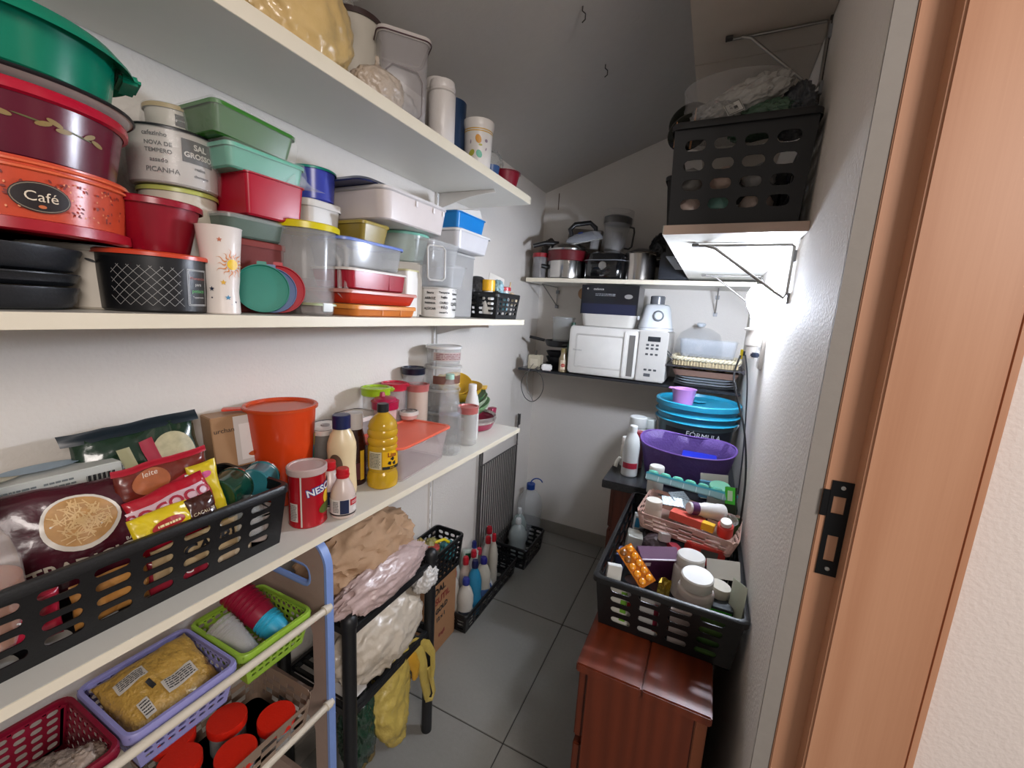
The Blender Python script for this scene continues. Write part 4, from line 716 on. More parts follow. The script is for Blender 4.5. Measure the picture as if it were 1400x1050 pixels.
o = bottle('milk_bottle', 'slim white plastic bottle with white cap near the shelf end', 'bottle', -.762, 1.292, l, [(.024, 0), (.026, .004), (.026, .12), (.024, .145), (.015, .178), (.013, .186)], M('#d3d1cd', .35), capp(.015, .184, .205), M('#e0dedb', .3))
lidcup('clear square jar with dusty pink lid at the shelf front edge', -.742, 1.23, l, 1.062, .035, '#bcb9b0', '#b0605c', .95, 0, .6)
# bowls at the end
def bowl(lab, x, y, z, r, h, c, face=-60, ear=0, group=None, name='bowl'):
    o = thing(name, lab, 'bowl', (x, y, z), face, group); lathe('bowl', [(r * .5, 0), (r * .62, .002), (r * .9, h * .6), (r, h), (r * .97, h), (r * .87, h * .6), (r * .58, .005)], M(c, .3), o, 44)
    if ear: bx('ear_handle', r * .96, r * 1.22, -.02, .02, h - .006, h - .001, M(c, .3), o, .003); bx('ear_handle', -r * 1.22, -r * .96, -.02, .02, h - .006, h - .001, M(c, .3), o, .003)
    return o
pn = thing('pink_pan', 'dusky pink pan with metallic rim beneath the stacked bowls', 'pan', (-.842, 1.425, l), -15); lathe('pan', [(.07, 0), (.085, .004), (.098, .03), (.100, .042), (.096, .042), (.08, .008)], M('#8d2c46', .3), pn, 48); lathe('rim', [(.0985, .030), (.103, .044), (.100, .056), (.094, .046)], M('#b7aaa6', .25, .7), pn, 48, False, False)
bm = bmesh.new(); loft(bm, [rg(.014, .016, .035, .005, cx=.100), rg(.016, .018, .04, .005, cx=.115), rg(.014, .014, .062, .004, cx=.125), rg(.010, .010, .064, .003, cx=.125)]); mk('side_handle', bm, M('#8d2c46', .3), pn)
bowl('pale green bowl, lowest of the tilted stack over the pink pan', -.85, 1.425, .985, .092, .04, '#7fa877').rotation_euler = (.25, -.12, 0)
bowl('white rimmed green bowl in the middle of the tilted stack', -.852, 1.415, 1.008, .088, .04, '#b9c7ab').rotation_euler = (.28, -.1, 0)
bowl('dark green bowl just under the yellow bowls', -.855, 1.410, 1.028, .083, .036, '#4f7d55').rotation_euler = (.28, -.08, 0)
bowl('yellow bowl with ear handles in the tilted stack by the clear jars', -.86, 1.390, 1.05, .08, .045, '#d3a92a', -60, 1).rotation_euler = (.2, -.1, .4)
bowl('smaller yellow bowl leaning on top of the tilted stack', -.885, 1.365, 1.085, .065, .035, '#dcb43c', -60, 1).rotation_euler = (.5, .25, .2)
# ------------------------------------------------------------------ toy-style bin rack under the lowest shelf
PANEL = M('#9c8579', .5, bump=.2, sc=120); BLUE = M('#7d97d0', .4); RAIL = M('#d2c8b6', .35)
br = thing('bin_rack', 'beige bin rack with blue edging and cream rails under the shelf', 'rack', (-.82, .585, .02))
def panel(bm, y0, y1, holes, X0=-.15, X1=.128, Z=.865, rc=.06):
    # rounded top plate with rounded holes, from grid cells
    n = 46; mz = 110; dx, dz = (X1 - X0) / n, Z / mz
    def ins(x, z):
        if x > X1 or x < X0 or z > Z or z < 0: return False
        if z > Z - rc and x > X1 - rc and math.hypot(x - (X1 - rc), z - (Z - rc)) > rc: return False
        for a, b_, c, d, r in holes:
            if a < x < b_ and c < z < d:
                qx, qz = max(a + r - x, 0, x - b_ + r), max(c + r - z, 0, z - d + r)
                if math.hypot(qx, qz) < r: return False
        return True
    def outline(a, b_, c, d, r):
        return [(cx_ + r * math.cos(math.radians(t)), cz_ + r * math.sin(math.radians(t))) for cx_, cz_, t0 in ((b_ - r, d - r, 0), (a + r, d - r, 90), (a + r, c + r, 180), (b_ - r, c + r, 270)) for t in (t0, t0 + 30, t0 + 60, t0 + 90)]
    return outline
# plate as a boolean-free polygon: outer contour with bridged holes, triangulated by scanfill
bm = bmesh.new(); oc = [(-.15, 0), (.128, 0)] + [(.068 + .06 * math.cos(math.radians(t)), .805 + .06 * math.sin(math.radians(t))) for t in range(0, 91, 10)] + [(-.15, .865)]
outl = panel(None, 0, 0, [])
hs = [outl(-.07, .078, .745, .795, .020), outl(-.12, .083, .46, .66, .035), outl(-.12, .083, .20, .40, .035), outl(-.12, .083, .04, .15, .03)]
for y in (-.006, .006):
    es = []
    for lp in [oc] + hs:
        vs = [bm.verts.new((x, y, z)) for x, z in lp]; es += [bm.edges.new((vs[i], vs[(i + 1) % len(vs)])) for i in range(len(vs))]
    bmesh.ops.triangle_fill(bm, edges=es, use_beauty=True)
for lp in [oc] + hs:
    for i in range(len(lp)):
        a, b_ = lp[i], lp[(i + 1) % len(lp)]; bm.faces.new([bm.verts.new(q) for q in ((a[0], -.006, a[1]), (b_[0], -.006, b_[1]), (b_[0], .006, b_[1]), (a[0], .006, a[1]))])
bmesh.ops.remove_doubles(bm, verts=bm.verts, dist=1e-5); mk('end_panel', bm, PANEL, br, 30)
pts = [(.0, .866), (.068, .866)] + [(.068 + .061 * math.cos(math.radians(t)), .805 + .061 * math.sin(math.radians(t))) for t in range(85, -1, -12)] + [(.129, .6), (.129, 0)]
bm = bmesh.new(); R1 = []
for i, (x, z) in enumerate(pts):
    nx, nz = (0, 1) if i < 2 else (1, 0) if i > len(pts) - 3 else ((x - .068) / .061, (z - .805) / .061); R1.append([Vector((x - nx * .002, -.009, z - nz * .002)), Vector((x + nx * .005, -.009, z + nz * .005)), Vector((x + nx * .005, .009, z + nz * .005)), Vector((x - nx * .002, .009, z - nz * .002))])
loft(bm, R1); mk('blue_edging', bm, BLUE, br, 50)
for k in range(1):
    tube('hole_edging', [(x, 0, z) for x, z in hs[k]], .0072, BLUE, br, 8, True)
for z in (.715, .47, .225): tube('front_rail', [(.135, -.66, z), (.135, .0, z)], .0078, RAIL, br, 10)
for z in (.755, .51, .265): tube('back_rail', [(-.09, -.66, z), (-.09, 0, z)], .0078, RAIL, br, 10)
for z in (.715, .47): lathe('rail_cap', [(.010, 0), (.010, .012), (.007, .014)], RAIL, br, 16).matrix_local = Matrix.Translation((.135, -.018, z)) @ Matrix.Rotation(-PI / 2, 4, 'X')
G_ = M('#8fb23a', .35); P_ = M('#8f8cc0', .35); MR = M('#7b1029', .35)
def bin_(name, lab, b, mat): return basket(name, lab, b, mat, 9, 8, 5, .014, .0018, 'bin', .004, 'plastic bins on the rack', 0, .10, .62, .05)
bin_('lime_bin', 'lime green slotted bin of plastic cups on the rack', (-.868, -.700, .403, .548, .672, .745), G_)
bin_('lavender_bin', 'lavender slotted bin holding the bag of pasta', (-.868, -.700, .236, .392, .672, .745), P_)
bin_('maroon_bin', 'maroon slotted bin at the near end of the rack', (-.868, -.700, .06, .225, .672, .745), MR)
def lace(name, lab, X0, X1, Y0, Y1, z0, z1, mat, scal=8, group=None, rot=0, tilt=0):
    o = thing(name, lab, 'tray', ((X0 + X1) / 2, (Y0 + Y1) / 2, z0), -90); o.rotation_euler = (0, tilt, rot); hx, hy, h = (X1 - X0) / 2, (Y1 - Y0) / 2, z1 - z0
    base = rg(hx * .9, hy * .9, 0, .02); top = rg(hx, hy, h, .022); N = len(base); bm = bmesh.new(); M_ = 150
    def at(lst, s): i = s * N; k = int(i) % N; f = i - int(i); return lst[k] * (1 - f) + lst[(k + 1) % N] * f
    rows = 7; G = []
    for j in range(rows + 1):
        rw = []
        for i in range(M_):
            s = i / M_; p = at(base, s) * (1 - j / rows) + at(top, s) * (j / rows)
            if j == rows: p = p + Vector((0, 0, .006 * abs(math.sin(s * PI * scal * 2)) - .002))
            rw.append(bm.verts.new(p))
        G.append(rw)
    for j in range(rows):
        for i in range(M_): bm.faces.new((G[j][i], G[j][(i + 1) % M_], G[j + 1][(i + 1) % M_], G[j + 1][i]))
    fs = [f for f in bm.faces]; rnd = random.Random(3)
    r = bmesh.ops.inset_individual(bm, faces=fs, thickness=.0016)
    bmesh.ops.delete(bm, geom=[f for k, f in enumerate(fs) if 1 <= (k // M_) <= 5 and ((k % M_) + (k // M_)) % 2 == 0 and f.is_valid], context='FACES')
    bm.faces.new(G[0][::-1]); bmesh.ops.solidify(bm, geom=bm.faces[:], thickness=.0012)
    mk('lace_wall', bm, mat, o, 30); return o
lace('lace_tray', 'beige lace-edged tray of red-lid jars on the second rack level', -.872, -.678, .285, .535, .475, .555, M('#8a7564', .45))
rj = M('#c8200f', .35, bump=.3, sc=400)
for i, (x, y, lab) in enumerate(((-.797, .42, 'red-lidded glass jar near the middle of the lace tray'), (-.715, .470, 'red-lidded glass jar farthest right beside the rack panel'), (-.715, .388, 'red-lidded glass jar nearest the front of the lace tray'), (-.788, .330, 'red-lidded glass jar cut by the bottom of the picture'), (-.848, .350, 'red-lidded glass jar partly hidden under the lavender bin'))):
    o = thing('red_lid_jar', lab, 'jar', (x, y, .479), -40, 'red-lidded jars on the rack'); lathe('glass', [(.028, 0), (.032, .004), (.032, .045), (.029, .052), (.0275, .052), (.030, .044), (.030, .005)], GLASS, o); lathe('contents', [(.0295, .003), (.0295, .035)], M('#5a4030', .7), o); lathe('lid', [(.0325, .050), (.0350, .051), (.0355, .066), (.0345, .0685), (.0004, .0688)], rj, o, 40)
rtub('second_level_bin', 'low white bin beneath the maroon bin on the rack', 'bin', (-.872, -.69, .02, .265, .475, .56), M('#9c978d', .45), None, rc=.02, t=.9)
# cups in lime bin: stacks lying on a slope
def cupstack(lab, base, dirv, n, pitch, r, hgt, c, a=1, group=None):
    for i in range(n):
        p = Vector(base) + Vector(dirv) * pitch * i
        o = thing('plastic_cup', lab.replace('#', ('innermost', 'second', 'third', 'fourth', 'fifth', 'sixth', 'outermost')[i if i < n - 1 else 6]), 'cup', p, -90, group); o.rotation_euler = Vector(dirv).to_track_quat('Z', 'Y').to_euler()
        lathe('cup', [(r * .72, 0), (r * .74, .001), (r * .97, hgt - .004), (r * 1.04, hgt - .003), (r * 1.04, hgt), (r * .95, hgt), (r * .71, .003)], M(c, .35, alpha=a), o, 30)
d = Vector((.45, .0, .12)).normalized()
d1 = Vector((-.88, -.12, .46)); d1.normalize()
cupstack('# maroon plastic cup counting from the cyan cups in the lime bin', Vector((-.752, .500, .715)), d1, 7, .0115, .030, .055, '#8e1030', 1, 'maroon cups in the lime bin')
cupstack('# cyan plastic cup at the base end of the maroon cups', Vector((-.722, .504, .700)), d1, 3, .009, .0265, .045, '#2ea3c4', 1, 'cyan cups in the lime bin')
cupstack('# frosted clear plastic cup of the nested stack in the lime bin', Vector((-.735, .440, .702)), d1, 4, .010, .027, .065, '#a9a297', .55, 'clear cups in the lime bin')
# pasta bag
pa, fp = pouch('pasta_bag', 'clear bag of yellow pasta with white labels in the lavender bin', 'bag', (-.783, .314, .728), .185, .135, .05, M('#b08a3f', .3, bump=3, sc=90, var=.35, coat=.4), 0, 62, 0, 31)
pa.rotation_euler = (Matrix.Rotation(math.radians(90), 4, 'Z') @ Matrix.Rotation(math.radians(-68), 4, 'X')).to_euler(); pa.scale = (.74, 1, .98)
for u, v, w_, h_ in ((.022, -.018, .065, .026), (-.045, .030, .055, .022), (-.05, -.030, .020, .030)):
    patch(pa, w_, h_, M('#b9b2a8', .4), fp, u, v, name='label', k=2, rot=4); lines(pa, w_ * .85, h_ * .8, 5, INK, lambda a, b_, k=1: fp(a, b_, 4), u, v, 3)
patch(pa, .009, .018, INK, fp, -.025, 0, name='barcode_tab', k=3, rot=15)
bag('wrapped_bundle', 'grey-beige plastic-wrapped bundle in the maroon bin', 'bag', (-.745, .165, .715), (.045, .038, .035), M('#8a7a6e', .3, bump=3, sc=60), 33, .25)
bag('wrapped_bundle', 'smaller plastic-wrapped bundle at the front of the maroon bin', 'bag', (-.735, .195, .715), (.03, .03, .03), M('#9c8b7e', .3, bump=3, sc=60), 34, .25)
bag('folded_film', 'blue-white folded plastic film behind the rack panel hole', 'bag', (-.80, .61, .85), (.04, .02, .04), M('#9fb0d8', .3, alpha=.8, bump=2), 35, .3)
# ------------------------------------------------------------------ black tube rack with bags
DK = M('#17181a', .45); tr = thing('tube_rack', 'black plastic shelf rack with round posts holding bags', 'rack', (-.83, .815, 0), -90)
for x in (-.115, .13):
    for y in (-.165, .16): lathe('post', [(.017, 0), (.017, .63), (.020, .632), (.020, .648), (.016, .658), (.008, .664), (.0004, .665)], DK, tr, 20, cx=x, cy=y)
for z in (.385, .618):
    bm = bmesh.new()
    for s in (-1, 1): abx(bm, -.115, .13, s * .1625 - .008, s * .1625 + .008, z - .018, z + .006, .003); abx(bm, (.13 if s > 0 else -.115) - .008, (.13 if s > 0 else -.115) + .008, -.165, .16, z - .018, z + .006, .003)
    mk('shelf_frame', bm, DK, tr)
    for i in range(11): bx('shelf_slat', -.11, .125, -.145 + i * .028, -.133 + i * .028, z - .008, z, DK, tr, .001)
bag('brown_paper_bag', 'crumpled brown paper bag on the black rack under the shelf', 'bag', (-.83, .80, .725), (.11, .175, .09), M('#a88768', .75, bump=1.5, sc=25, var=.10), 41, .22, 2.1, .8, sub=5, roll=10, sm=45)
bag('white_pink_bag', 'whitish pink plastic bag slumped along the top of the black rack', 'bag', (-.715, .79, .675), (.045, .165, .055), M('#b9a19c', .3, bump=2, sc=30, var=.12, coat=.2), 42, .25, 2, .75, lean=0)
wbg = bag('white_flour_bag', 'full white plastic bag of cream contents on the rack middle level', 'bag', (-.75, .80, .49), (.085, .155, .10), M('#c3b7a6', .3, bump=2, sc=25, var=.12, coat=.2), 43, .22, 2, .8)
bag('white_bag_knot', 'twisted knotted white plastic on the far end of the flour bag', 'bag', (-.72, .955, .575), (.03, .045, .045), M('#cfccc8', .3, bump=2, sc=30, coat=.2), 44, .32, 2.0, .8, roll=25)
rtub('white_flat_box', 'flat white box low on the near end of the rack middle level', 'container', (-.82, -.71, .665, .72, .392, .43), M('#d8d5d0', .4), None, rc=.006, t=1)
# yellow bag hanging
yb = thing('yellow_bag', 'yellow plastic carrier bag hanging off the black rack with loop handles', 'bag', (-.715, .86, .115), 0)
def crum(bm, amp, sc, seed):
    for v in bm.verts:
        p = v.co * sc + Vector((seed, seed * 2, 0)); v.co += v.normal * amp * (1 - 2 * abs(noise.noise(p))) + v.normal * amp * .5 * noise.noise(p * 2.7)
YM = M('#bda654', .35, bump=3, sc=45, var=.2, coat=.2, alpha=.9)
bm = bmesh.new(); loft(bm, [rg(a, b_, z, None, 48, cx, cy_) for a, b_, z, cx, cy_ in ((.008, .008, .02, -.050, -.03), (.030, .018, .04, -.05, -.025), (.050, .030, .09, -.055, -.015), (.064, .034, .14, -.05, 0), (.070, .036, .18, -.035, .01), (.066, .036, .22, -.02, .015), (.055, .034, .26, -.01, .02), (.035, .028, .285, .0, .02))])
bmesh.ops.subdivide_edges(bm, edges=[e for e in bm.edges if abs(e.verts[0].co.z - e.verts[1].co.z) > .01], cuts=3); bmesh.ops.subdivide_edges(bm, edges=bm.edges[:], cuts=1); bm.normal_update(); crum(bm, .007, 26, 1); crum(bm, .003, 70, 4); mk('bag_body', bm, YM, yb, 80)
def strap(name, pts, w0, w1, seed, par, mat):
    bm = bmesh.new(); n = len(pts); R_ = []
    P = [Vector(p) for p in pts]
    for i, p in enumerate(P):
        d_ = (P[min(i + 1, n - 1)] - P[max(i - 1, 0)]).normalized(); s_ = d_.cross(Vector((0, 1, .2))).normalized(); t_2 = d_.cross(s_); wd = w0 + (w1 - w0) * i / (n - 1)
        R_.append([p + s_ * math.cos(2 * PI * k / 16) * wd * (1 + .3 * math.sin(k * 3 + seed)) + t_2 * math.sin(2 * PI * k / 16) * wd * .35 for k in range(16)])
    loft(bm, R_); bm.normal_update(); crum(bm, .003, 40, seed); return mk(name, bm, mat, par, 80)
strap('bag_fold', [(.0, .02, .262), (.03, -.0, .262), (.055, -.02, .235), (.065, -.03, .18), (.07, -.035, .12), (.082, -.04, .06)], .022, .012, 1, yb, YM)
strap('handle_loop', [(.01, .01, .262), (.05, -.01, .268), (.085, -.03, .24), (.105, -.04, .20), (.10, -.045, .15), (.09, -.05, .13)], .012, .008, 2, yb, YM)
strap('handle_loop', [(.062, -.035, .14), (.07, -.04, .10), (.075, -.045, .055), (.09, -.05, .045), (.103, -.05, .06), (.098, -.045, .10), (.085, -.04, .16)], .006, .006, 3, yb, YM)
strap('bag_twist', [(.0, -.0, .25), (.022, -.02, .235), (.032, -.03, .20), (.03, -.03, .17)], .018, .012, 4, yb, M('#b88a2c', .3, bump=2, sc=30, alpha=.97))
bag('dark_green_bag', 'dark green plastic bag hanging low on the near side of the rack', 'bag', (-.755, .73, .24), (.045, .055, .13), M('#1f3a2b', .2, bump=2, sc=40, coat=.4), 46, .3, 2.3, .9)
bag('grey_bag', 'grey plastic bag behind the yellow bag under the rack shelf', 'bag', (-.79, .93, .27), (.06, .06, .09), M('#5a6060', .2, bump=2, sc=40, alpha=.9), 47, .3)
bag('tan_bag', 'small tan bag bottom beneath the dark green bag', 'bag', (-.765, .745, .125), (.04, .04, .035), M('#7b6a3c', .35, bump=2), 48, .25, sub=4)
# ------------------------------------------------------------------ carton with crate, floor baskets
cx_ = carton('cardboard_box', 'brown cardboard box with red and black printing on the floor', 'box', (-.91, 1.285, .001), .10, .20, .335, M('#9c7350', .75, var=.05, sc=15), -90)
mp = fx(.05, 0, .17); RD = M('#7d2c22', .6)
for s, u, v, z, mt_ in (('DAL', -.02, .11, .040, INK), ('SUTIL', .0, .065, .040, RD), ('GOLD', -.005, .02, .030, INK), ('12 x 1', -.01, -.02, .025, INK), ('fragil', .0, -.10, .022, RD)): text(cx_, s, z, mt_, mp, u, v, 4, bold=.0015)
basket('black_crate', 'black slotted crate of packets on top of the cardboard box', (-.965, -.832, 1.15, 1.385, .338, .475), BLK, 4, 7, 5, .010, rim=.005, solidtop=.08)
for i, (x, y, z, r, c, lab) in enumerate(((-.87, 1.19, .44, (.03, .04, .04), '#8f8c85', 'silvery crumpled packet at the near end of the crate'), (-.90, 1.25, .45, (.03, .04, .045), '#7c7440', 'olive packet in the middle of the crate'), (-.87, 1.32, .42, (.03, .04, .04), '#3e7f86', 'teal packet seen through the crate slots'), (-.92, 1.2, .48, (.025, .035, .03), '#a38a4a', 'yellowish twist of film at the crate corner'), (-.90, 1.33, .40, (.03, .035, .03), '#b9b4ab', 'white packet low in the far half of the crate'))): bag('packet', lab, 'packet', (x, y, z), r, M(c, .25, bump=3, sc=60, var=.3), 50 + i, .35, sub=4)
o = thing('yellow_strip', 'bright yellow bent strip lying across the crate contents', 'strip', (-.90, 1.27, .47)); tube('strip', [(-.02, -.07, .0), (.01, -.02, .012), (.03, .03, .010), (.04, .05, -.01)], .006, M('#d6c312', .4), o)
tub('red_cap_jar', 'jar with dull red cap poking up in the crate', 'jar', -.875, 1.235, .40, .482, .02, M('#5a5550', .4), M('#a8332c', .35), t=1)
basket('floor_basket', 'near black slotted floor basket full of cleaning bottles', (-.955, -.80, 1.385, 1.90, .002, .092), BLK, 3, 8, 4, .010, rim=.005, solidtop=.08)
basket('floor_basket', 'far black slotted floor basket in the back left corner', (-.965, -.76, 1.93, 2.20, .002, .125), BLK, 4, 5, 4, .012, rim=.005, solidtop=.08)
def clean(lab, x, y, h, r, c, cc_, z=.006, sy=.75, al=1, capr=.45, neck=.40, face=None, stripe=None):
    o = bottle('cleaning_bottle', lab, 'bottle', x, y, z, [(r * .92, 0), (r, .005), (r, h * .3), (r * .9, h * .38), (r, h * .46), (r * .98, h * .62), (r * .7, h * .76), (r * neck, h * .84), (r * neck, h * .88)], M(c, .3, alpha=al), [(r * capr, h * .86), (r * capr * 1.05, h * .9), (r * capr, h * .96), (r * capr * .8, h * .99), (.0004, h)], M(cc_, .3), face=face, sy=sy)
    if stripe: patch(o, r * 1.8, h * .2, M(stripe, .4), lambda u, v, k=1: Vector((math.cos(math.radians(-90) + u / r) * (r + .0012 * k), sy * math.sin(math.radians(-90) + u / r) * (r + .0012 * k), h * .22 + v)), 0, 0, name='label')
    return o
clean('white bottle with white tip and blue collar at the near corner of the floor basket', -.845, 1.445, .225, .036, '#c9c4ba', '#2a3480', stripe='#3c3f4a')
clean('white bottle with red cap at the near left of the floor basket', -.905, 1.435, .25, .030, '#c2beb6', '#a01424')
clean('blue bottle with navy cap near the front of the floor basket', -.845, 1.52, .27, .034, '#2b7fa3', '#161a44')
clean('pinkish label bottle with red cap behind the blue bottle', -.895, 1.52, .27, .032, '#b7a79c', '#a31422', stripe='#7d6a5a')
clean('white bottle with red cap left of the violet-capped bottle', -.90, 1.60, .26, .030, '#c4c0b8', '#9c1525', stripe='#3a3f46')
clean('squat white bottle with violet-blue cap in the basket middle', -.852, 1.615, .23, .038, '#bdb7a8', '#23206c', stripe='#4c6a9c')
clean('clear bottle with raspberry cap behind the violet-capped bottle', -.905, 1.665, .235, .028, '#77736f', '#a82a3c', al=.8)
clean('white bottle with red cap, second from the tall slim one', -.895, 1.735, .265, .032, '#c7c3bc', '#a51322')
clean('tall slim cream bottle with red cap at the basket right edge', -.855, 1.72, .30, .024, '#b9b3a4', '#a51322', sy=1)
clean('white bottle with red cap at the far end of the bottles', -.925, 1.80, .28, .034, '#c0bdb6', '#9a1622', stripe='#6f9a94')
clean('small pale bottle with navy cap by the left wall', -.93, 1.655, .27, .026, '#aab4b4', '#1b2460')
o = carton('green_pouch', 'white refill packet with a dark green triangle by the wall', 'packet', (-.94, 1.60, .05), .075, .03, .19, M('#aab3aa', .4), -40, 5, 8); patch(o, .06, .05, M('#0f4a30', .4), fy(0, -.015, .155), 0, 0, name='green_panel')
clean('pale bottle partly hidden behind the crate corner', -.94, 1.50, .28, .030, '#a8aaa6', '#8d8f90')
o = carton('detergent_box', 'white and blue box slanting between the bottles', 'box', (-.835, 1.665, .02), .05, .025, .11, M('#c6c8ca', .4), -20, 20, -12); patch(o, .03, .03, M('#3a5a96', .4), fy(0, -.0125, .03), 0, 0, name='blue_panel')
clean('translucent white bottle with white cap, nearer in the far basket', -.86, 2.03, .24, .052, '#9aa3a0', '#c9cbc9', al=.9, capr=.3, neck=.26, z=.008)
clean('translucent white bottle with white cap and green base, by the rack posts', -.90, 2.13, .25, .045, '#97a39e', '#c9cbc9', al=.9, capr=.32, neck=.28, stripe='#3c8f78', z=.008)
# ------------------------------------------------------------------ BACK WALL upper shelf (top 1.582)
u_ = 1.5825; PK = M('#1a1a1c', .3)
tub('red_lid_jar', 'smoky glass jar with red lid at left end of upper back shelf', 'jar', -.885, 2.16, u_, 1.715, .040, M('#5c4f50', .1, alpha=.7), M('#8c1420', .3), t=.96, lh=.022, lo=.002)
pc = thing('pressure_cooker', 'steel pressure cooker with dark red band and steel lid', 'pressure cooker', (-.748, 2.20, u_), -72)
lathe('body', [(.092, 0), (.100, .005), (.103, .03), (.102, .09), (.0995, .093)], M('#c3c0bc', .18, 1), pc, 48); lathe('red_band', [(.1025, .092), (.104, .094), (.104, .142), (.101, .144)], M('#5e0f18', .3), pc, 48, False, False)
lathe('lid', [(.101, .142), (.106, .144), (.107, .152), (.098, .166), (.06, .184), (.02, .190), (.0004, .190)], M('#a9a6a2', .2, 1), pc, 48)
lathe('valve', [(.012, .186), (.014, .19), (.014, .203), (.006, .208), (.0004, .208)], PK, pc, 16); tube('lid_handle', [(-.05, -.03, .182), (-.12, -.05, .178), (-.18, -.06, .16)], .011, PK, pc); tube('side_handle', [(-.10, -.02, .06), (-.135, -.03, .065)], .012, PK, pc)
bag('dark_cloth', 'dark grey-brown cloth heap beside the red-lid jar', 'cloth', (-.875, 2.27, 1.69), (.05, .06, .11), M('#3a3633', .8, bump=1), 61, .3)
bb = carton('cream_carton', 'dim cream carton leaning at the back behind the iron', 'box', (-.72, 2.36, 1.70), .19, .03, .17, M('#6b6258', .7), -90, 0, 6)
ir = thing('clothes_iron', 'black and white clothes iron lying on the black cooker', 'iron', (-.665, 2.20, 1.775), -60, roll=-14)
bm = bmesh.new(); loft(bm, [[Vector((x * s, y * s, z)) for x, y in ((-.10, 0), (-.05, .045), (.05, .05), (.09, .048), (.095, 0), (.09, -.048), (.05, -.05), (-.05, -.045))] for z, s in ((0, 1), (.01, 1), (.03, .85), (.045, .6))]); bmesh.ops.bevel(bm, geom=list(bm.edges), offset=.003, segments=2, affect='EDGES'); mk('body', bm, M('#8d8f94', .3), ir)
bx('soleplate', -.095, .09, -.045, .045, -.006, 0, STEEL, ir, .002); tube('handle', [(-.055, 0, .04), (-.06, 0, .075), (-.03, 0, .095), (.05, 0, .09), (.075, 0, .06), (.07, 0, .03)], .012, PK, ir, 12)
bx('blue_dial', -.03, .0, -.03, -.02, .035, .05, M('#1c2f6b', .3), ir, .004)
ck = thing('black_cooker', 'rounded glossy black electric fryer with silver knob on upper back shelf', 'cooker', (-.535, 2.235, u_)); bm = bmesh.new(); loft(bm, [rg(.098, .105, 0, .05), rg(.104, .11, .01, .05), rg(.106, .112, .09, .05), rg(.095, .1, .128, .05), rg(.06, .07, .145, .04)]); mk('body', bm, M('#0d0e10', .12, coat=.5), ck)
lathe('knob', [(.021, 0), (.021, .008), (.018, .012), (.0004, .012)], STEEL, ck, 32).matrix_local = Matrix.Translation((.0, -.11, .068)) @ Matrix.Rotation(PI / 2, 4, 'X')
text(ck, 'mondial', .007, M('#9d9d9d', .4), fy(0, -.1125, .02), 0, 0); tube('lid_seam', [(p.x, p.y, .095) for p in rg(.1065, .1125, .095, .05)], .0015, GREY, ck, 6, True)
bn = thing('blender_jar', 'clear wide blender jar with dark lid upside on the cooker', 'jar', (-.515, 2.24, 1.732), -90, roll=4)
lathe('jar', [(.045, .0), (.05, .005), (.058, .09), (.068, .13), (.07, .135), (.067, .135), (.056, .09), (.048, .01)], M('#8f8c88', .08, alpha=.4), bn); lathe('lid', [(.069, .134), (.071, .138), (.071, .165), (.06, .172), (.0004, .172)], M('#2a2826', .35), bn); lathe('lid_bag', [(.072, .125), (.078, .16), (.074, .2), (.055, .202)], M('#8f8a84', .1, alpha=.25, bump=3, sc=40), bn, 32, False, False)
tube('handle', [(.062, 0, .125), (.085, 0, .12), (.09, 0, .10), (.088, 0, .03), (.075, 0, .018), (.052, 0, .02)], .005, M('#3a3836', .3), bn)
for x in (-.065, .045): lathe('tumbler', [(.02, 0), (.022, .002), (.026, .09), (.0245, .09), (.02, .005)], M('#a29e99', .08, alpha=.35), bn, 24, cx=x - .03, cy=-.035)
sp2 = thing('steel_pot', 'tall brushed steel pot on the upper back shelf', 'pot', (-.365, 2.20, u_), -80); lathe('pot', [(.070, 0), (.074, .003), (.074, .128), (.077, .131), (.075, .134), (.071, .131), (.070, .008)], M('#b5aea6', .22, 1), sp2, 48)
for s in (-1, 1): tube('handle', [(s * .073, -.02, .11), (s * .092, -.018, .112), (s * .092, .018, .112), (s * .073, .02, .11)], .004, STEEL, sp2)
lathe('black_lid', [(.072, .134), (.072, .137), (.03, .155), (.0004, .157)], M('#1c1a1a', .3), sp2)
bag('black_bag', 'black plastic bag slumped between steel pot and dark box', 'bag', (-.285, 2.30, 1.735), (.06, .06, .09), M('#101318', .3, bump=2, sc=30), 66, .2)
db = carton('dark_box', 'dark plastic-wrapped box at the right end of the upper back shelf', 'box', (-.20, 2.20, u_), .13, .16, .13, M('#1b1f26', .35, bump=.5), -90, bev=.008)
# lower back shelf (top 1.100)
q_ = 1.1005
mw = thing('microwave', 'white microwave oven with grey window on the lower back shelf', 'microwave', (-.418, 2.215, q_)); W2, H_ = .238, .247
bx('case', -W2, W2, -.145, .16, .004, H_, M('#c9c5bf', .35), mw, .006)
bm = bmesh.new(); loft(bm, [[Vector((p.x, -.146 - d_, p.y)) for p in rg(.169, .118, 0, .02, cx=-.066, cy=.126)] for d_ in (0, .014)] + [[Vector((p.x, -.163, p.y)) for p in rg(.164, .113, 0, .018, cx=-.066, cy=.126)]]); mk('door', bm, M('#d3cfc8', .3), mw)
bm = bmesh.new(); loft(bm, [[Vector((p.x, y, p.y)) for p in rg(a, b_, 0, .008, cx=-.080, cy=.126)] for a, b_, y in ((.122, .085, -.1625), (.121, .084, -.1645), (.115, .078, -.1645), (.108, .071, -.1605))], True, True); mk('window_frame', bm, M('#bdb8b1', .3), mw)
bx('window', -.187, .027, -.1622, -.1602, .056, .196, M('#6a6865', .2), mw, .001)
bx('handle_recess', .060, .094, -.1645, -.158, .018, .222, M('#66635f', .35), mw, .003); bx('door_handle', .036, .058, -.173, -.16, .012, .235, M('#d8d4cd', .3), mw, .006)
bx('control_panel', .106, .236, -.160, -.146, .006, .243, M('#bdb9b3', .35), mw, .004)
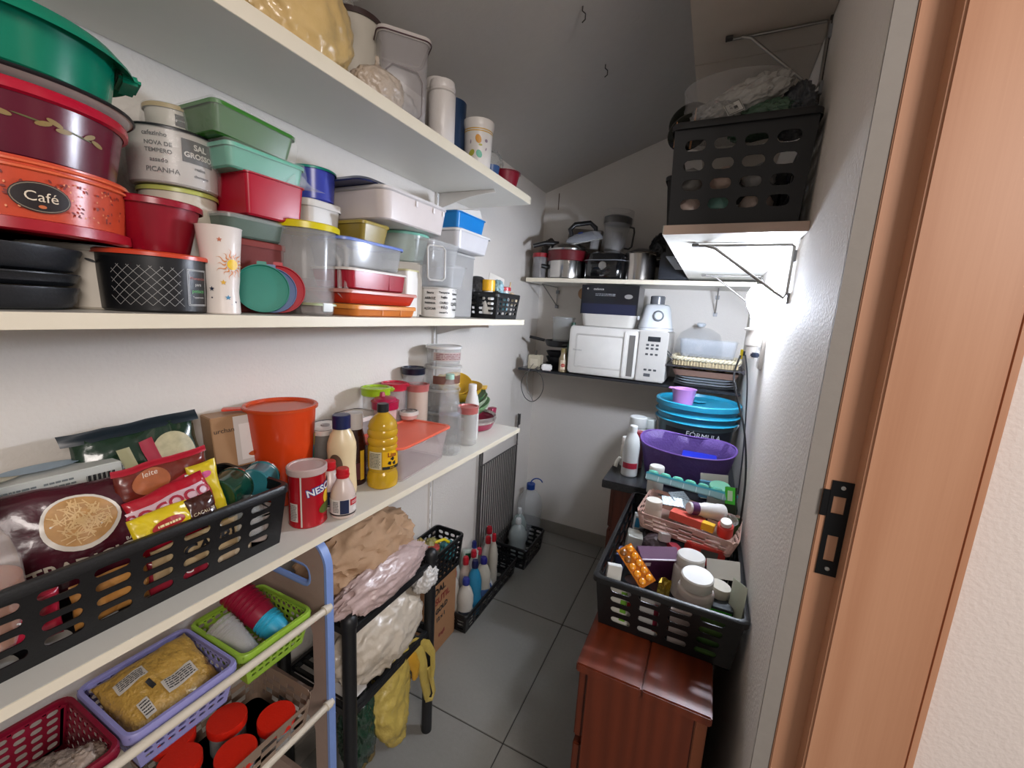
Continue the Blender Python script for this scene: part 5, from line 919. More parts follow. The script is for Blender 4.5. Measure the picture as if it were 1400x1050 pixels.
bx('display', .148, .205, -.1625, -.159, .197, .22, M('#2a2d31', .2), mw, .001)
for z, n_, w_ in ((.18, 3, .013), (.163, 3, .013), (.136, 3, .013), (.062, 3, .014)):
    for k in range(n_): bx('button', .143 + k * .022, .143 + k * .022 + w_, -.1625, -.159, z - .004, z + .005, M('#3f4144', .4), mw, .001)
bx('start_button', .145, .175, -.1625, -.159, .03, .045, M('#4d4f52', .4), mw, .001); text(mw, 'Electrolux', .011, M('#6b6864', .4), fy(-.20, -.1645, .127), .012, 0)
for x in (-.2, .2): lathe('foot', [(.012, 0), (.012, .005)], PK, mw, 12, cx=x, cy=-.11)
wt = rtub('white_tray', 'white plastic deep tray on top of the microwave', 'tray', (-.615, -.345, 2.08, 2.28, 1.3485, 1.408), M('#c9c5bd', .35), None, rc=.03, t=.92, rim=.004)
bm = bmesh.new(); loft(bm, [rg(.11, .08, .003, .02), rg(.11, .08, .05, .02)]); mk('inner_shade', bm, M('#9c9890', .4), wt)
bb2 = carton('black_appliance_box', 'black and navy appliance box in the white tray below the pots', 'box', (-.485, 2.20, 1.4095), .285, .17, .145, M('#101217', .3, coat=.3), -90)
mp = fy(0, -.085, .0); patch(bb2, .27, .05, M('#1b2038', .35), mp, .0, .028, name='navy_band'); text(bb2, 'cadence', .016, M('#c9c7c2', .4), mp, -.055, .125); lines(bb2, .10, .014, 2, GREY, mp, -.02, .098, 4)
patch(bb2, .04, .022, M('#8d8a86', .3), mp, .095, .092, shape='ell', name='grill_print'); lathe('knob_print', [(.005, 0), (.0004, .001)], CHROME, bb2, 12).matrix_local = Matrix.Translation((-.11, -.0862, .126)) @ Matrix.Rotation(PI / 2, 4, 'X')
o = thing('wooden_disc', 'round wooden board edge showing left of the black box', 'board', (-.648, 2.24, 1.515)); lathe('disc', [(.03, 0), (.032, .003), (.032, .014), (.03, .017)], M('#a8815a', .5), o).matrix_local = Matrix.Rotation(PI / 2, 4, 'X')
fpz = thing('food_processor', 'white food processor base with grey dial on the microwave', 'food processor', (-.258, 2.16, 1.348), -75)
bm = bmesh.new(); loft(bm, [rg(.078, .072, 0, .03), rg(.078, .072, .006, .03), rg(.076, .07, .014, .03), rg(.070, .064, .05, .03), rg(.062, .056, .10, .03), rg(.055, .05, .118, .03), rg(.045, .042, .124, .03)]); mk('base', bm, M('#bfc2c4', .3), fpz)
q = lathe('dial', [(.026, 0), (.026, .008), (.020, .014), (.0004, .014)], M('#5f6468', .35), fpz, 32); q.matrix_local = Matrix.Translation((0, -.058, .068)) @ Matrix.Rotation(math.radians(82), 4, 'X'); q = lathe('dial_face', [(.017, 0), (.0165, .003), (.0004, .0032)], M('#9fa3a6', .3), fpz, 32); q.matrix_local = Matrix.Translation((0, -.072, .070)) @ Matrix.Rotation(math.radians(82), 4, 'X')
lathe('coupling', [(.034, .124), (.034, .16), (.03, .164), (.026, .164), (.026, .13)], M('#5a5c60', .25), fpz, 24); tube('base_ring', [(p.x, p.y, .012) for p in rg(.0785, .0725, 0, .03)], .0016, GREY, fpz, 6, True)
bx('side_clip', -.088, -.076, -.012, .008, .045, .065, M('#b9bcbe', .3), fpz, .003); text(fpz, 'arno', .006, GREY, fy(0, -.0725, .018), 0, 0)
# left end: jar, pan, sauce bottle, socket
fpn = thing('frying_pan', 'dark frying pan with handle on a stack of dark pans', 'pan', (-.755, 2.20, 1.222), -90); lathe('pan', [(.06, 0), (.07, .004), (.082, .035), (.080, .035), (.066, .006)], M('#1e1f22', .4), fpn); tube('handle', [(-.08, -.02, .03), (-.16, -.05, .045)], .008, PK, fpn)
for i in range(3): o = thing('dark_bowl', ('lowest', 'middle', 'upper')[i] + ' dark bowl in the stack under the frying pan', 'bowl', (-.758, 2.20, q_ + i * .030)); lathe('bowl', [(.045, 0), (.05, .003), (.068, .036), (.066, .036), (.046, .006)], M(('#24252a', '#3a3c42', '#2a2b30')[i], .3), o)
gj = tub('glass_jar', 'wide clear glass jar with lid standing in the frying pan', 'jar', -.735, 2.19, 1.232, 1.385, .060, M('#8f9490', .08, alpha=.5), M('#a7aaa6', .15, alpha=.7), t=.95, lh=.01)
hb = bottle('hot_sauce_bottle', 'small bottle with red and white label left of the microwave', 'bottle', -.688, 2.085, q_, [(.018, 0), (.022, .003), (.022, .07), (.015, .09), (.014, .105)], M('#8f7f63', .2), capp(.0155, .103, .125), M('#7b6c3c', .35)); patch(hb, .03, .05, M('#c9b9a0', .4), cy(.022, .022, .1, .04, -90), 0, 0, name='label'); patch(hb, .022, .018, M('#a8301f', .4), cy(.022, .022, .1, .04, -90), 0, -.003, shape='ell', name='red_oval', k=2); text(hb, 'MATA', .006, WHT, up(cy(.022, .022, .1, .04, -90), 3), 0, -.003)
o = bottle('green_bottle', 'dark green glass bottle between the jar and the microwave', 'bottle', -.665, 2.14, q_, [(.022, 0), (.024, .003), (.024, .15), (.012, .20), (.011, .24)], M('#2f4a3c', .1, alpha=.8), capp(.012, .235, .26), M('#2a4a3a', .3))
so = thing('power_socket', 'cream double socket block standing at the shelf end', 'socket', (-.845, 2.085, q_)); bx('block', -.035, .035, -.02, .03, 0, .075, M('#b3aa94', .4), so, .003); bx('outlet', -.022, .022, -.022, -.019, .02, .055, M('#c9c1ac', .4), so, .001); bx('switch', -.006, .006, -.006, .006, .075, .10, M('#4a4640', .5), so, .001)
bm = bmesh.new(); abx(bm, -.028, .028, -.018, .018, 0, .032, .006); pw = thing('white_plug', 'white mains plug lying beside the socket block', 'plug', (-.775, 2.08, q_), -70); mk('plug', bm, WHT, pw)
cable('charger_cable', 'thin grey looped cable hanging below the left end of the back shelf', [(-.80, 2.075, 1.12), (-.83, 2.055, 1.10), (-.885, 2.05, 1.07), (-.905, 2.05, 1.01), (-.88, 2.05, .945), (-.835, 2.05, .925), (-.795, 2.05, .955), (-.775, 2.05, 1.01), (-.79, 2.05, 1.07), (-.83, 2.055, 1.102), (-.79, 2.085, 1.135)], .0022, M('#3a3836', .5))
cable('charger_cable', 'second thin grey cable crossing inside the hanging loop', [(-.845, 2.06, 1.13), (-.87, 2.05, 1.08), (-.87, 2.05, 1.01), (-.845, 2.05, .955), (-.83, 2.05, .93)], .0018, M('#6b6864', .5))
# ------------------------------------------------------------------ RIGHT: stack on the lower back shelf end
for i in range(4):
    o = thing('white_plate', ('lowest', 'second', 'third', 'uppermost')[i] + ' white plate or shallow tray in the stack under the wicker tray', 'plate', (-.005, 2.20, 1.1005 + i * .012)); bm = bmesh.new(); loft(bm, [rg(.10, .09, 0, .04), rg(.125 + .003 * (3 - i), .11, .010, .045), rg(.128 + .003 * (3 - i), .112, .0115, .045), rg(.10, .088, .003, .04)]); mk('plate', bm, M('#cfd2d4', .25), o)
o = thing('wooden_tray', 'brown tray of dry food sticks between plates and dark rack', 'tray', (-.01, 2.20, 1.150)); bm = bmesh.new(); loft(bm, [rg(.13, .10, 0, .02), rg(.142, .112, .028, .022), rg(.138, .108, .028, .02), rg(.127, .097, .004, .02)]); mk('tray', bm, M('#7b5f52', .45), o)
bm = bmesh.new(); rnd = random.Random(9)
for _ in range(60):
    x, y = rnd.uniform(-.12, .12), rnd.uniform(-.09, .09); a = rnd.uniform(0, PI); c_ = Matrix.Translation((x, y, .03 + rnd.uniform(0, .006))) @ Matrix.Rotation(a, 4, 'Z'); bmesh.ops.create_cube(bm, size=1, matrix=c_ @ Matrix.Diagonal((.03, .004, .003, 1)))
mk('food_sticks', bm, M('#cfae84', .6), o)['kind'] = 'stuff'
o = thing('dark_rack', 'dark flat rack with ends under the rope-edged wicker tray', 'rack', (-.02, 2.19, 1.190)); bx('plate', -.16, .165, -.12, .11, 0, .006, M('#2e2c30', .4), o, .002)
for x in (-.168, .165): bx('end_bar', x - .008, x + .008, -.12, .11, -.006, .012, M('#3a3436', .4), o, .003)
wt2 = thing('wicker_tray', 'cream woven tray with thick braided rope rim', 'tray', (-.015, 2.195, 1.197))
bm = bmesh.new(); loft(bm, [rg(.128, .098, 0, .03), rg(.138, .108, .028, .035), rg(.134, .104, .028, .035), rg(.124, .094, .004, .03)]); mk('tray', bm, M('#b9a888', .6, bump=2, sc=300, var=.2), wt2)
per = rg(.140, .110, 0, .04); P_c = []; N_ = 260
L_ = [(a - b_).length for a, b_ in zip(per[1:] + per[:1], per)]; T_ = sum(L_)
def along(s):
    s = (s % 1) * T_
    for k in range(len(per)):
        if s <= L_[k]: return per[k].lerp(per[(k + 1) % len(per)], s / L_[k])
        s -= L_[k]
    return per[0]
for ph in (0, PI):
    pts = []
    for i in range(N_):
        s = i / N_; p = along(s); t = (along(s + .002) - p).normalized(); n_ = Vector((t.y, -t.x, 0)); a = 2 * PI * 26 * s + ph; pts.append(p + n_ * .006 * math.cos(a) + Vector((0, 0, .033 + .005 * math.sin(a))))
    tube('rope_strand', pts, .0062, M('#d8cdb0', .7, bump=1, sc=200), wt2, 7, True)
bm = bmesh.new()
for i in range(70):
    s = i / 70; p = along(s); bmesh.ops.create_cube(bm, size=1, matrix=Matrix.Translation((p.x * .985, p.y * .985, .013)) @ Matrix.Diagonal((.004, .004, .024, 1)))
mk('woven_stakes', bm, M('#c2b088', .6), wt2, 0)['kind'] = 'stuff'
cbx = rtub('clear_tray', 'clear deep plastic tray resting inside the rope-edged tray', 'tray', (-.135, .11, 2.115, 2.275, 1.236, 1.315), M('#b7c3cf', .1, alpha=.4), None, rc=.02, t=.93, rim=.004)
gd = thing('glass_lid', 'domed glass lid with knob behind the clear tray', 'lid', (-.055, 2.30, 1.245)); lathe('dome', [(.11, 0), (.112, .01), (.108, .06), (.09, .10), (.05, .125), (.015, .132), (.0004, .132)], M('#aab4be', .08, alpha=.35), gd, 44); lathe('knob', [(.012, .131), (.020, .138), (.022, .146), (.014, .152), (.0004, .153)], M('#c9d0d6', .15), gd, 20)  # loose domed glass lid
for i in range(2): tube('dark_fork', [(0, 0, 0), (-.03, .0, .03), (-.055, .01, .045)], .0025, M('#4a4d52', .3, .6)); o = bpy.data.objects['dark_fork' if i == 0 else 'dark_fork.001']; o.location = (-.155, 2.085, 1.235 - i * .016); tag(o, ('upper' if i == 0 else 'lower') + ' thin dark fork handle sticking out left of the rope tray', 'fork')
# ------------------------------------------------------------------ RIGHT: granite table
tz = .80
gt = thing('granite_table', 'dark granite-topped wooden drawer table in the back right', 'table', (-.075, 1.945, 0)); GR = M('#2c2d30', .25, var=.5, sc=400, bump=.1)
bx('granite_top', -.228, .222, -.455, .455, tz - .03, tz, GR, gt, .002)
bx('carcass', -.185, .215, -.42, .45, .04, tz - .031, CAB, gt, .003)
for k in range(4): f_ = bx('drawer_front', -.203, -.186, -.40, .44, .06 + k * .178, .225 + k * .178, wood('drawer_wood', '#3b170b', '#6a2c14', (2, 6, 6), .35, 3, 3) if k == 0 else bpy.data.materials['drawer_wood'], gt, .003); lathe('knob', [(.006, 0), (.006, .01), (.012, .014), (.012, .02), (.0004, .024)], M('#3a1a0e', .4), f_, 16).matrix_local = Matrix.Translation((-.203, .02, .14 + k * .178)) @ Matrix.Rotation(-PI / 2, 4, 'Y')
sc3 = thing('small_cabinet', 'reddish brown wooden drawer cabinet standing nearest the camera', 'cabinet', (-.04, 1.13, 0)); ct = .652
bx('top_board', -.138, .0, -.335, .34, ct - .022, ct, CAB, sc3, .003); bx('top_board', .0008, .133, -.335, .34, ct - .022, ct, CAB, sc3, .003)
bx('end_panel', -.115, .105, -.318, -.300, .0, ct - .023, CAB, sc3, .002); bx('corner_post', .1055, .128, -.322, -.30, 0, ct - .023, M('#7b4226', .4, var=.1), sc3, .002); bx('side_panel', .108, .126, -.298, .33, 0, ct - .023, CAB, sc3, .002); bx('back_panel', -.115, .107, .312, .33, .0, ct - .023, CAB, sc3, .002)
for k in range(3): f_ = bx('drawer_front', -.135, -.117, -.31, .325, .03 + k * .205, .215 + k * .205, bpy.data.materials['drawer_wood'], sc3, .003)
# ------------------------------------------------------------------ medicine basket
mb = basket('medicine_basket', 'large black slotted basket crammed with medicines on the small cabinet', (-.180, .140, .925, 1.47, .6535, .785), BLK, 4, 6, 4, .014, .0025, rim=.008, solidtop=.07, mu=.08, fh=.6)
def pill(lab, x, y, z, r, h, c='#dad6cf', cc_='#e3e0da', lean=0, roll=0, face=None, capk=.82, lbl=None, name='pill_bottle', ch=.24):
    o = thing(name, lab, 'bottle', (x, y, z), camface(x, y) if face is None else face, None, lean, roll); k = capk
    lathe('body', [(r * .94, 0), (r, .003), (r, h * .66), (r * .93, h * .71), (r * k * .9, h * .74), (r * k * .9, h * .78)], M(c, .35), o)
    lathe('cap', [(r * k, h * (1 - ch)), (r * k * 1.03, h * (1 - ch) + .002), (r * k * 1.03, h - .003), (r * k * .95, h), (r * k * .6, h - .0008), (.0004, h - .0008)], M(cc_, .35), o, 40)
    if lbl: mp_ = cy(r, r, h, h * .36, -90); patch(o, r * 2.6, h * .5, M(lbl[0], .4), mp_, 0, 0, name='label', nu=16); text(o, lbl[1], r * .42, M(lbl[2], .4), up(mp_, 2), 0, h * .08, bold=.0003); lines(o, r * 1.6, h * .2, 4, M(lbl[2], .5), up(mp_, 2), 0, -h * .12)
    return o
b0 = .657
pill('big white pill jar with lettered label at the front basket edge', .040, 1.005, .705, .040, .118, '#cdc3bd', '#dcd9d2', lean=-6, lbl=('#bdb2ae', 'VITA', '#1f1c22'), capk=.86)
pill('white pill jar just behind the big lettered jar', .022, 1.068, .715, .038, .112, '#cfc8c2', '#d9d6cf', lean=0, capk=.84)
pill('cream round bottle leaning beside the big pill jar', .078, 1.035, .69, .030, .10, '#c9c0ab', '#cfc8b8', lean=0, roll=8)
# orange blister
bl = thing('blister_pack', 'orange blister pack with ten tablets leaning at the front left', 'blister pack', (-.098, .985, .805), -70, None, 50, -32); bx('foil', -.022, .022, 0, .0015, -.05, .05, M('#c9761a', .25, .3), bl, .0005)
for i in range(2):
    for j in range(5): q = lathe('tablet', [(.0085, 0), (.008, .004), (.005, .006), (.0004, .0065)], M('#e8920f', .2, coat=.5) if (i, j) not in ((0, 4), (0, 3)) else M('#7a4a12', .3), bl, 20); q.matrix_local = Matrix.Translation((-.010 + i * .020, 0, -.038 + j * .019)) @ Matrix.Rotation(PI / 2, 4, 'X')
def mbox(lab, c, w, d, h, col, face=-90, lean=0, roll=0, band=None, txt=None, mats=None, name='medicine_box'):
    o = carton(name, lab, 'box', c, w, d, h, M(col, .7), face, lean, roll, bev=.0008); mp_ = fy(0, -d / 2, h / 2); mt_ = ft(0, 0, h)
    if band: patch(o, w * .98, h * .35, M(band, .4), mp_, 0, -h * .2, name='colour_band'); patch(o, w * .5, d * .9, M(band, .4), mt_, w * .15, 0, name='colour_band')
    if txt: text(o, txt, min(h, w) * .28, INK, up(mp_, 2), 0, h * .12)
    return o
mz1 = mbox('plum purple carton with pale edge lying behind the orange blister', (-.063, 1.09, .735), .105, .045, .075, '#4a1240', -62, -18, 0); patch(mz1, .015, .012, M('#c9b9bf', .4), fy(-.035, -.0225, .06), name='white_label'); bx('pale_edge', -.0525, .0525, -.0235, -.0195, .073, .077, M('#a893a3', .4), mz1, .0005)
mbox('white flap of an open medicine carton at the right basket edge', (.098, 1.06, .79), .075, .0015, .045, '#d3cfc4', -110, 35, -18, name='carton_flap')
mbox('tall whitish leaflet flap in the right front basket corner', (.123, .985, .745), .05, .0015, .085, '#c3c9b8', -150, 8, -8, name='leaflet')
gb2 = mbox('dark and bright green medicine box low at the right front', (.093, 1.00, .70), .055, .04, .065, '#35393b', -90, 0, 0, band=None); patch(gb2, .05, .018, M('#3fae30', .4), fy(0, -.02, .05), name='green_band')
mbox('olive green boxes seen through the front right slots', (.085, .957, b0 + .003), .075, .022, .098, '#4c6a30', -90, 0, 0, '#3a5a2a', 'Dorflex'[0:0] or None)
ms = mbox('white boxes with green ends seen through the front left slots', (-.118, .958, b0 + .003), .065, .022, .10, '#c9c7bd', -90, 0, 0)
for k in range(4): patch(ms, .014, .012, M('#6fa33a', .4), fy(.006, -.011, .018 + k * .022), name='green_tag'); patch(ms, .012, .011, M('#a3242c' if k == 2 else '#c9c7bd', .4), fy(.02, -.011, .018 + k * .022), name='red_tag')
m2 = mbox('grey-white box with gold and maroon marks behind the front slots', (-.045, .958, b0 + .003), .060, .022, .10, '#b5b3b0', -90, 0, 0); patch(m2, .010, .07, M('#7d2438', .4), fy(.008, -.011, .05), name='maroon_strip'); patch(m2, .014, .012, M('#d3a51f', .4), fy(.018, -.011, .018), name='gold_dot', shape='ell')
mbox('pinkish white box behind the middle front slots', (.018, .960, b0 + .003), .05, .02, .085, '#b0a29d', -90, 0, 0)
gf = thing('gold_foil', 'crumpled gold and silver foil strip at the front rim', 'foil', (-.028, .975, .745), -80); bm = bmesh.new(); g_ = [[bm.verts.new((-.014 + i * .007, .006 * math.sin(i * 1.7 + j), j * .011)) for i in range(5)] for j in range(6)]
for j in range(5):
    for i in range(4): bm.faces.new((g_[j][i], g_[j][i + 1], g_[j + 1][i + 1], g_[j + 1][i]))
bmesh.ops.solidify(bm, geom=bm.faces[:], thickness=.0006); mk('foil', bm, M('#c9b35a', .2, .8), gf, 0)
mbox('red and white carton with green corner behind the white jars', (-.012, 1.125, .775), .030, .075, .025, '#9c1f34', -55, 0, 12, None); 
mbox('small white labelled box end beside the red and white carton', (-.050, 1.15, .80), .028, .02, .022, '#d0c9c5', -60, 10, 10)
bag('dark_pouch', 'grey mauve soft pouch behind the plum carton', 'pouch', (-.065, 1.165, .765), (.045, .04, .04), M('#54474d', .5, bump=1), 71, .15)
bag('dark_pouch', 'black pouch under the lace tray at the left basket side', 'pouch', (-.105, 1.19, .745), (.035, .05, .05), M('#17181d', .5, bump=1), 72, .15)
rbx = thing('red_box_open', 'open bright red small box with a grey window at basket centre', 'box', (.052, 1.155, .765), -68, None, 18, 10); bx('box', -.045, .045, -.025, .025, 0, .045, M('#b9271c', .35), rbx, .002); bx('window', -.02, .025, -.0265, -.0245, .018, .038, M('#4c4742', .4), rbx, .001); bx('red_lip', -.045, .045, -.027, -.0245, .040, .046, M('#c93325', .35), rbx, .0005)
mbox('white carton standing at the left inner side of the basket', (-.135, 1.16, .71), .04, .05, .085, '#b9bdb8', -80, 0, 6)
lb = mbox('light blue and red small box at the left rim', (-.130, 1.245, .765), .032, .03, .05, '#c7cdd0', -75, 0, 4); patch(lb, .014, .03, M('#3c9bd0', .4), fy(-.008, -.015, .03), name='blue_patch'); patch(lb, .012, .025, M('#c02a35', .4), fy(.008, -.015, .033), name='red_patch')
mbox('crumpled white leaflet at the front left corner of the basket', (-.150, .985, .735), .035, .02, .05, '#cfcfca', -70, 10, 5, name='leaflet')
mbox('navy strip box along the left rim near the corner', (-.148, 1.075, .725), .018, .05, .055, '#262d55', -90, 0, 0)
cv = thing('clear_vial', 'clear plastic vial with curled film behind the green box', 'vial', (.075, 1.045, .72), -90, None, -10, -15); lathe('vial', [(.012, 0), (.014, .003), (.014, .07), (.009, .085), (.008, .095)], GLASS, cv, 20)
# lace tray
lt_ = lace('pink_lace_tray', 'pinkish beige lace-edged tray heaped with medicine above the basket', -.130, .137, 1.16, 1.35, .802, .850, M('#c9a596', .45), 5, rot=-.10, tilt=.06)
LZ = .806
pill('small white bottle with white cap at the left of the lace tray', -.092, 1.225, LZ, .024, .075, '#cfc6b8', '#d9d3c6', capk=.95, ch=.34)
pill('white capped bottle standing behind the turquoise pill organiser', -.115, 1.475, .80, .027, .100, '#d6d3cb', '#dcd9d2', capk=.9, ch=.32)
o = thing('pill_organizer', 'turquoise weekly pill organiser with seven domed lids', 'pill organiser', (-.005, 1.375, .872), -86, None, 22, 5)
bx('tray', -.135, .135, -.016, .016, 0, .024, M('#9cc5c9', .2, alpha=.8), o, .003); bx('band', -.1355, .1355, -.0165, .0165, .018, .026, M('#3fa5b5', .3), o, .002)
for i in range(7): lathe('domed_lid', [(.0165, .026), (.0155, .031), (.010, .0345), (.0004, .0355)], M('#6dbda5', .25), o, 20, cx=-.114 + i * .038); bx('divider', -.134 + i * .038, -.1325 + i * .038, -.0168, -.016, .002, .018, M('#cfe0e0', .3), o, .0003)
for i, (x, y, z, rz, c) in enumerate(((-.045, 1.28, .865, 20, 'nearest'), (-.015, 1.29, .862, -15, 'middle'), (-.03, 1.315, .872, 50, 'rear'))):
    o = thing('silver_blister', c + ' silver printed blister foil on the lace tray', 'blister pack', (x, y, z), rz - 90, None, 65, 5); bx('foil', -.030, .030, -.0008, .0008, -.018, .018, M('#7f888b', .35, .7), o, .0003); lines(o, .06, .038, 6, M('#3b4347', .5), fy(0, -.0008, 0), 0, 0, i)
tu = thing('white_tube', 'white bottle with purple band lying across the lace tray', 'bottle', (.048, 1.265, .868), -60, None, 0, 0); mm = Matrix.Translation((-.055, 0, .008)) @ Matrix.Rotation(math.radians(98), 4, 'Y'); q = lathe('body', [(.015, 0), (.017, .003), (.018, .04), (.022, .05), (.022, .085), (.024, .09), (.024, .105), (.020, .108), (.0004, .108)], M('#d5d2cd', .35), tu, 30); q.matrix_local = mm; q2 = lathe('purple_band', [(.0175, .006), (.0185, .007), (.0187, .026), (.0177, .027)], M('#4e1f55', .4), tu, 30, False, False); q2.matrix_local = mm
mbox('salmon red carton lying in the middle of the lace tray', (.0, 1.235, .832), .09, .05, .022, '#c8503f', -98, 8, 4)
mbox('yellow-ended small box between salmon carton and red tube', (.055, 1.215, .833), .032, .03, .02, '#d7ab12', -100, 8, 4)
pill('small red and white bottle at the right end of the lace tray', .098, 1.215, .832, .020, .05, '#c42f22', '#d8d3cb', capk=.7, lean=-20)
o = thing('clear_cap', 'clear grey measuring cap beside the lying white bottle', 'cap', (.108, 1.26, .848), -60, None, -30); lathe('cap', [(.016, 0), (.019, .018), (.0175, .018), (.014, .002)], M('#a8a6a2', .15, alpha=.7), o)  # loose clear bottle cap
pill('white bottle with mint green cap in the rear right of the basket', .083, 1.435, .79, .032, .11, '#c9d0cb', '#6fb596', capk=.95, ch=.3, lean=-12)
mbox('pale blue blister box behind the pill organiser', (.045, 1.46, .83), .04, .02, .055, '#4f86a3', -80, 8, 0)
mbox('open grey-white carton against the purple bag', (.075, 1.495, .815), .085, .004, .085, '#b8b4a8', -95, 12, -8)
gk = mbox('bright green and black slim box leaning at the right wall', (.122, 1.35, .79), .03, .018, .125, '#1f3019', -110, 12, -10); patch(gk, .028, .05, M('#3fbf2b', .35), fy(0, -.009, .1), name='green_panel'); patch(gk, .014, .03, M('#c9e6c0', .4), fy(0, -.009, .1), name='white_print', k=2)
o = pouch('green_leaf_packet', 'dark green leafy packet between slim green box and lace tray', 'packet', (.118, 1.30, .80), .05, .10, .012, M('#274a1c', .3, var=.5, sc=60), -100, 10, 0, 80)
# ------------------------------------------------------------------ purple tote, bucket, bottles behind
tp = thing('purple_tote', 'open purple fabric tote bag with bright blue box inside', 'bag', (-.035, 1.635, tz + .001), -95, None); PU = M('#573f80', .55, bump=1, sc=120, var=.08)
def tot(k, z, dz=0): return [Vector(((.168 if k else .150) * s * math.cos(a) if True else 0, (.108 if k else .085) * s * (math.sin(a) * (1 - .25 * abs(math.cos(a)) ** 3)), z + dz * (math.sin(a) < 0) * -math.sin(a))) for s in (1,) for a in [2 * PI * i / 64 for i in range(64)]]
bm = bmesh.new(); hh = .155
def rimz(a): return hh - .028 * max(0, -math.sin(a)) ** 1.5 + .006 * math.sin(a * 3) + .008 * max(0, math.sin(a))
ang = [2 * PI * i / 64 for i in range(64)]; RS = []
for t_1 in (0, .03, .25, .5, .75, 1.0): RS.append([Vector(((.135 + .032 * t_1) * math.cos(a) * (1 if t_1 else .97), (.075 + .025 * t_1 + .005 * math.sin(a * 5 + t_1 * 3)) * math.sin(a), rimz(a) * t_1)) for a in ang])
for t_1 in (1.0, .75, .4, .05): RS.append([Vector(((.132 + .032 * t_1) * math.cos(a), (.072 + .025 * t_1 + .006 * math.sin(a * 4 + 2 * t_1)) * math.sin(a), rimz(a) * t_1)) for a in ang])
loft(bm, RS); mk('fabric', bm, PU, tp, 80); tube('piping', [(.1665 * math.cos(a), .100 * math.sin(a) + .005 * math.sin(a * 5 + 3) * math.sin(a), rimz(a)) for a in ang], .0032, M('#6a4a96', .5), tp, 8, True)
o = rtub('blue_box', 'bright blue plastic box lying inside the purple tote', 'box', (-.045, .070, 1.565, 1.64, .86, .925), M('#1a24a8', .35), None, rc=.006, t=.96); bm = bmesh.new(); loft(bm, [rg(.055, .036, .064, .006), rg(.055, .036, .066, .006)]); mk('lid', bm, M('#1d2bb5', .35), o)
bu = thing('paint_bucket', 'big white-bodied bucket with teal ridged rim and lid lettered Fórmula', 'bucket', (-.020, 1.925, tz + .0015), -92); h = .272; TE = M('#1c7f9e', .3)
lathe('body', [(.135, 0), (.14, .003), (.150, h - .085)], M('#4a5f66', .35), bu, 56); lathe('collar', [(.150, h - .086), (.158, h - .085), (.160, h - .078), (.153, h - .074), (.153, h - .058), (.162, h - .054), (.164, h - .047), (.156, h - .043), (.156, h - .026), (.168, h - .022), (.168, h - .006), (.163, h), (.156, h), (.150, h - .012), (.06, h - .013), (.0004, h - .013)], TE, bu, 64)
for z, r in ((h - .080, .1605), (h - .050, .1645), (h - .003, .1655)): lathe('rim_ring', [(r, z - .003), (r + .003, z), (r, z + .003)], M('#2fa3c4', .3), bu, 64, False, False)
lathe('lid_swirl', [(.02, h - .012), (.035, h - .006), (.03, h - .004), (.0004, h - .004)], TE, bu, 30)
mp = cy(.1400, .1500, h - .085, .125, -84); patch(bu, .30, .085, M('#10161f', .4), mp, .02, 0, nu=26, name='dark_label'); text(bu, 'FÓRMULA', .030, M('#d0d3d6', .4), up(mp, 2.5), .03, .024, -4); text(bu, 'DE', .02, M('#d0d3d6', .4), up(mp, 2.5), .07, -.012)
tube('wire_handle', arc(0, -.02, h - .07, .165, 185, 355, 26, 'xz', .09), .003, M('#b9bec2', .35), bu)
pk = thing('pink_scoop', 'lilac pink plastic scoop cup sitting on the teal bucket lid', 'scoop', (-.075, 1.83, tz + .262), -92); lathe('cup', [(.034, 0), (.038, .004), (.046, .062), (.049, .066), (.044, .064), (.035, .006)], M('#b583c4', .3), pk, 32); bx('lip', -.06, -.035, -.02, .02, .062, .067, M('#c793cc', .3), pk, .003)
mkb = bottle('sanitizer_bottle', 'white bottle with red label band left of the purple tote', 'bottle', -.225, 1.60, tz, [(.028, 0), (.031, .004), (.031, .115), (.025, .150), (.014, .168), (.0125, .180)], M('#c7cac9', .3), capp(.0145, .176, .198), M('#d9dbd9', .3)); patch(mkb, .06, .022, M('#a8263a', .4), cy(.031, .031, .2, .045, -90), 0, 0, nu=16, name='red_band')
for i, (x, y, r, h_, c, lab) in enumerate(((-.238, 1.80, .038, .19, '#b6b8b5', 'clear and white jar with cluttered lid behind the white bottle'), (-.262, 1.70, .02, .12, '#cdc8bd', 'small pale bottle at the left edge of the granite top'), (-.215, 1.71, .022, .15, '#a9766f', 'reddish-capped small bottle behind the white bottle'), (-.255, 1.75, .018, .09, '#dad6cd', 'tiny white pot near the granite edge'), (-.20, 1.88, .03, .17, '#8f9a93', 'greenish jar behind the cluttered jar'))):
    pill(lab, x, y, tz, r, h_, c, ('#c9ccca', '#e0ddd6', '#8a2a33', '#e6e3dc', '#c3c8c4')[i], name='small_bottle', capk=.9, lbl=('#d0cfca', 'GEL', '#22252a') if i == 0 else None)
o = thing('white_spout', 'small white spout lying over the granite edge', 'spout', (-.275, 1.66, tz + .02), -20); tube('spout', [(0, 0, .02), (-.02, 0, .01), (-.03, 0, -.01)], .008, M('#d8d4ca', .35), o)
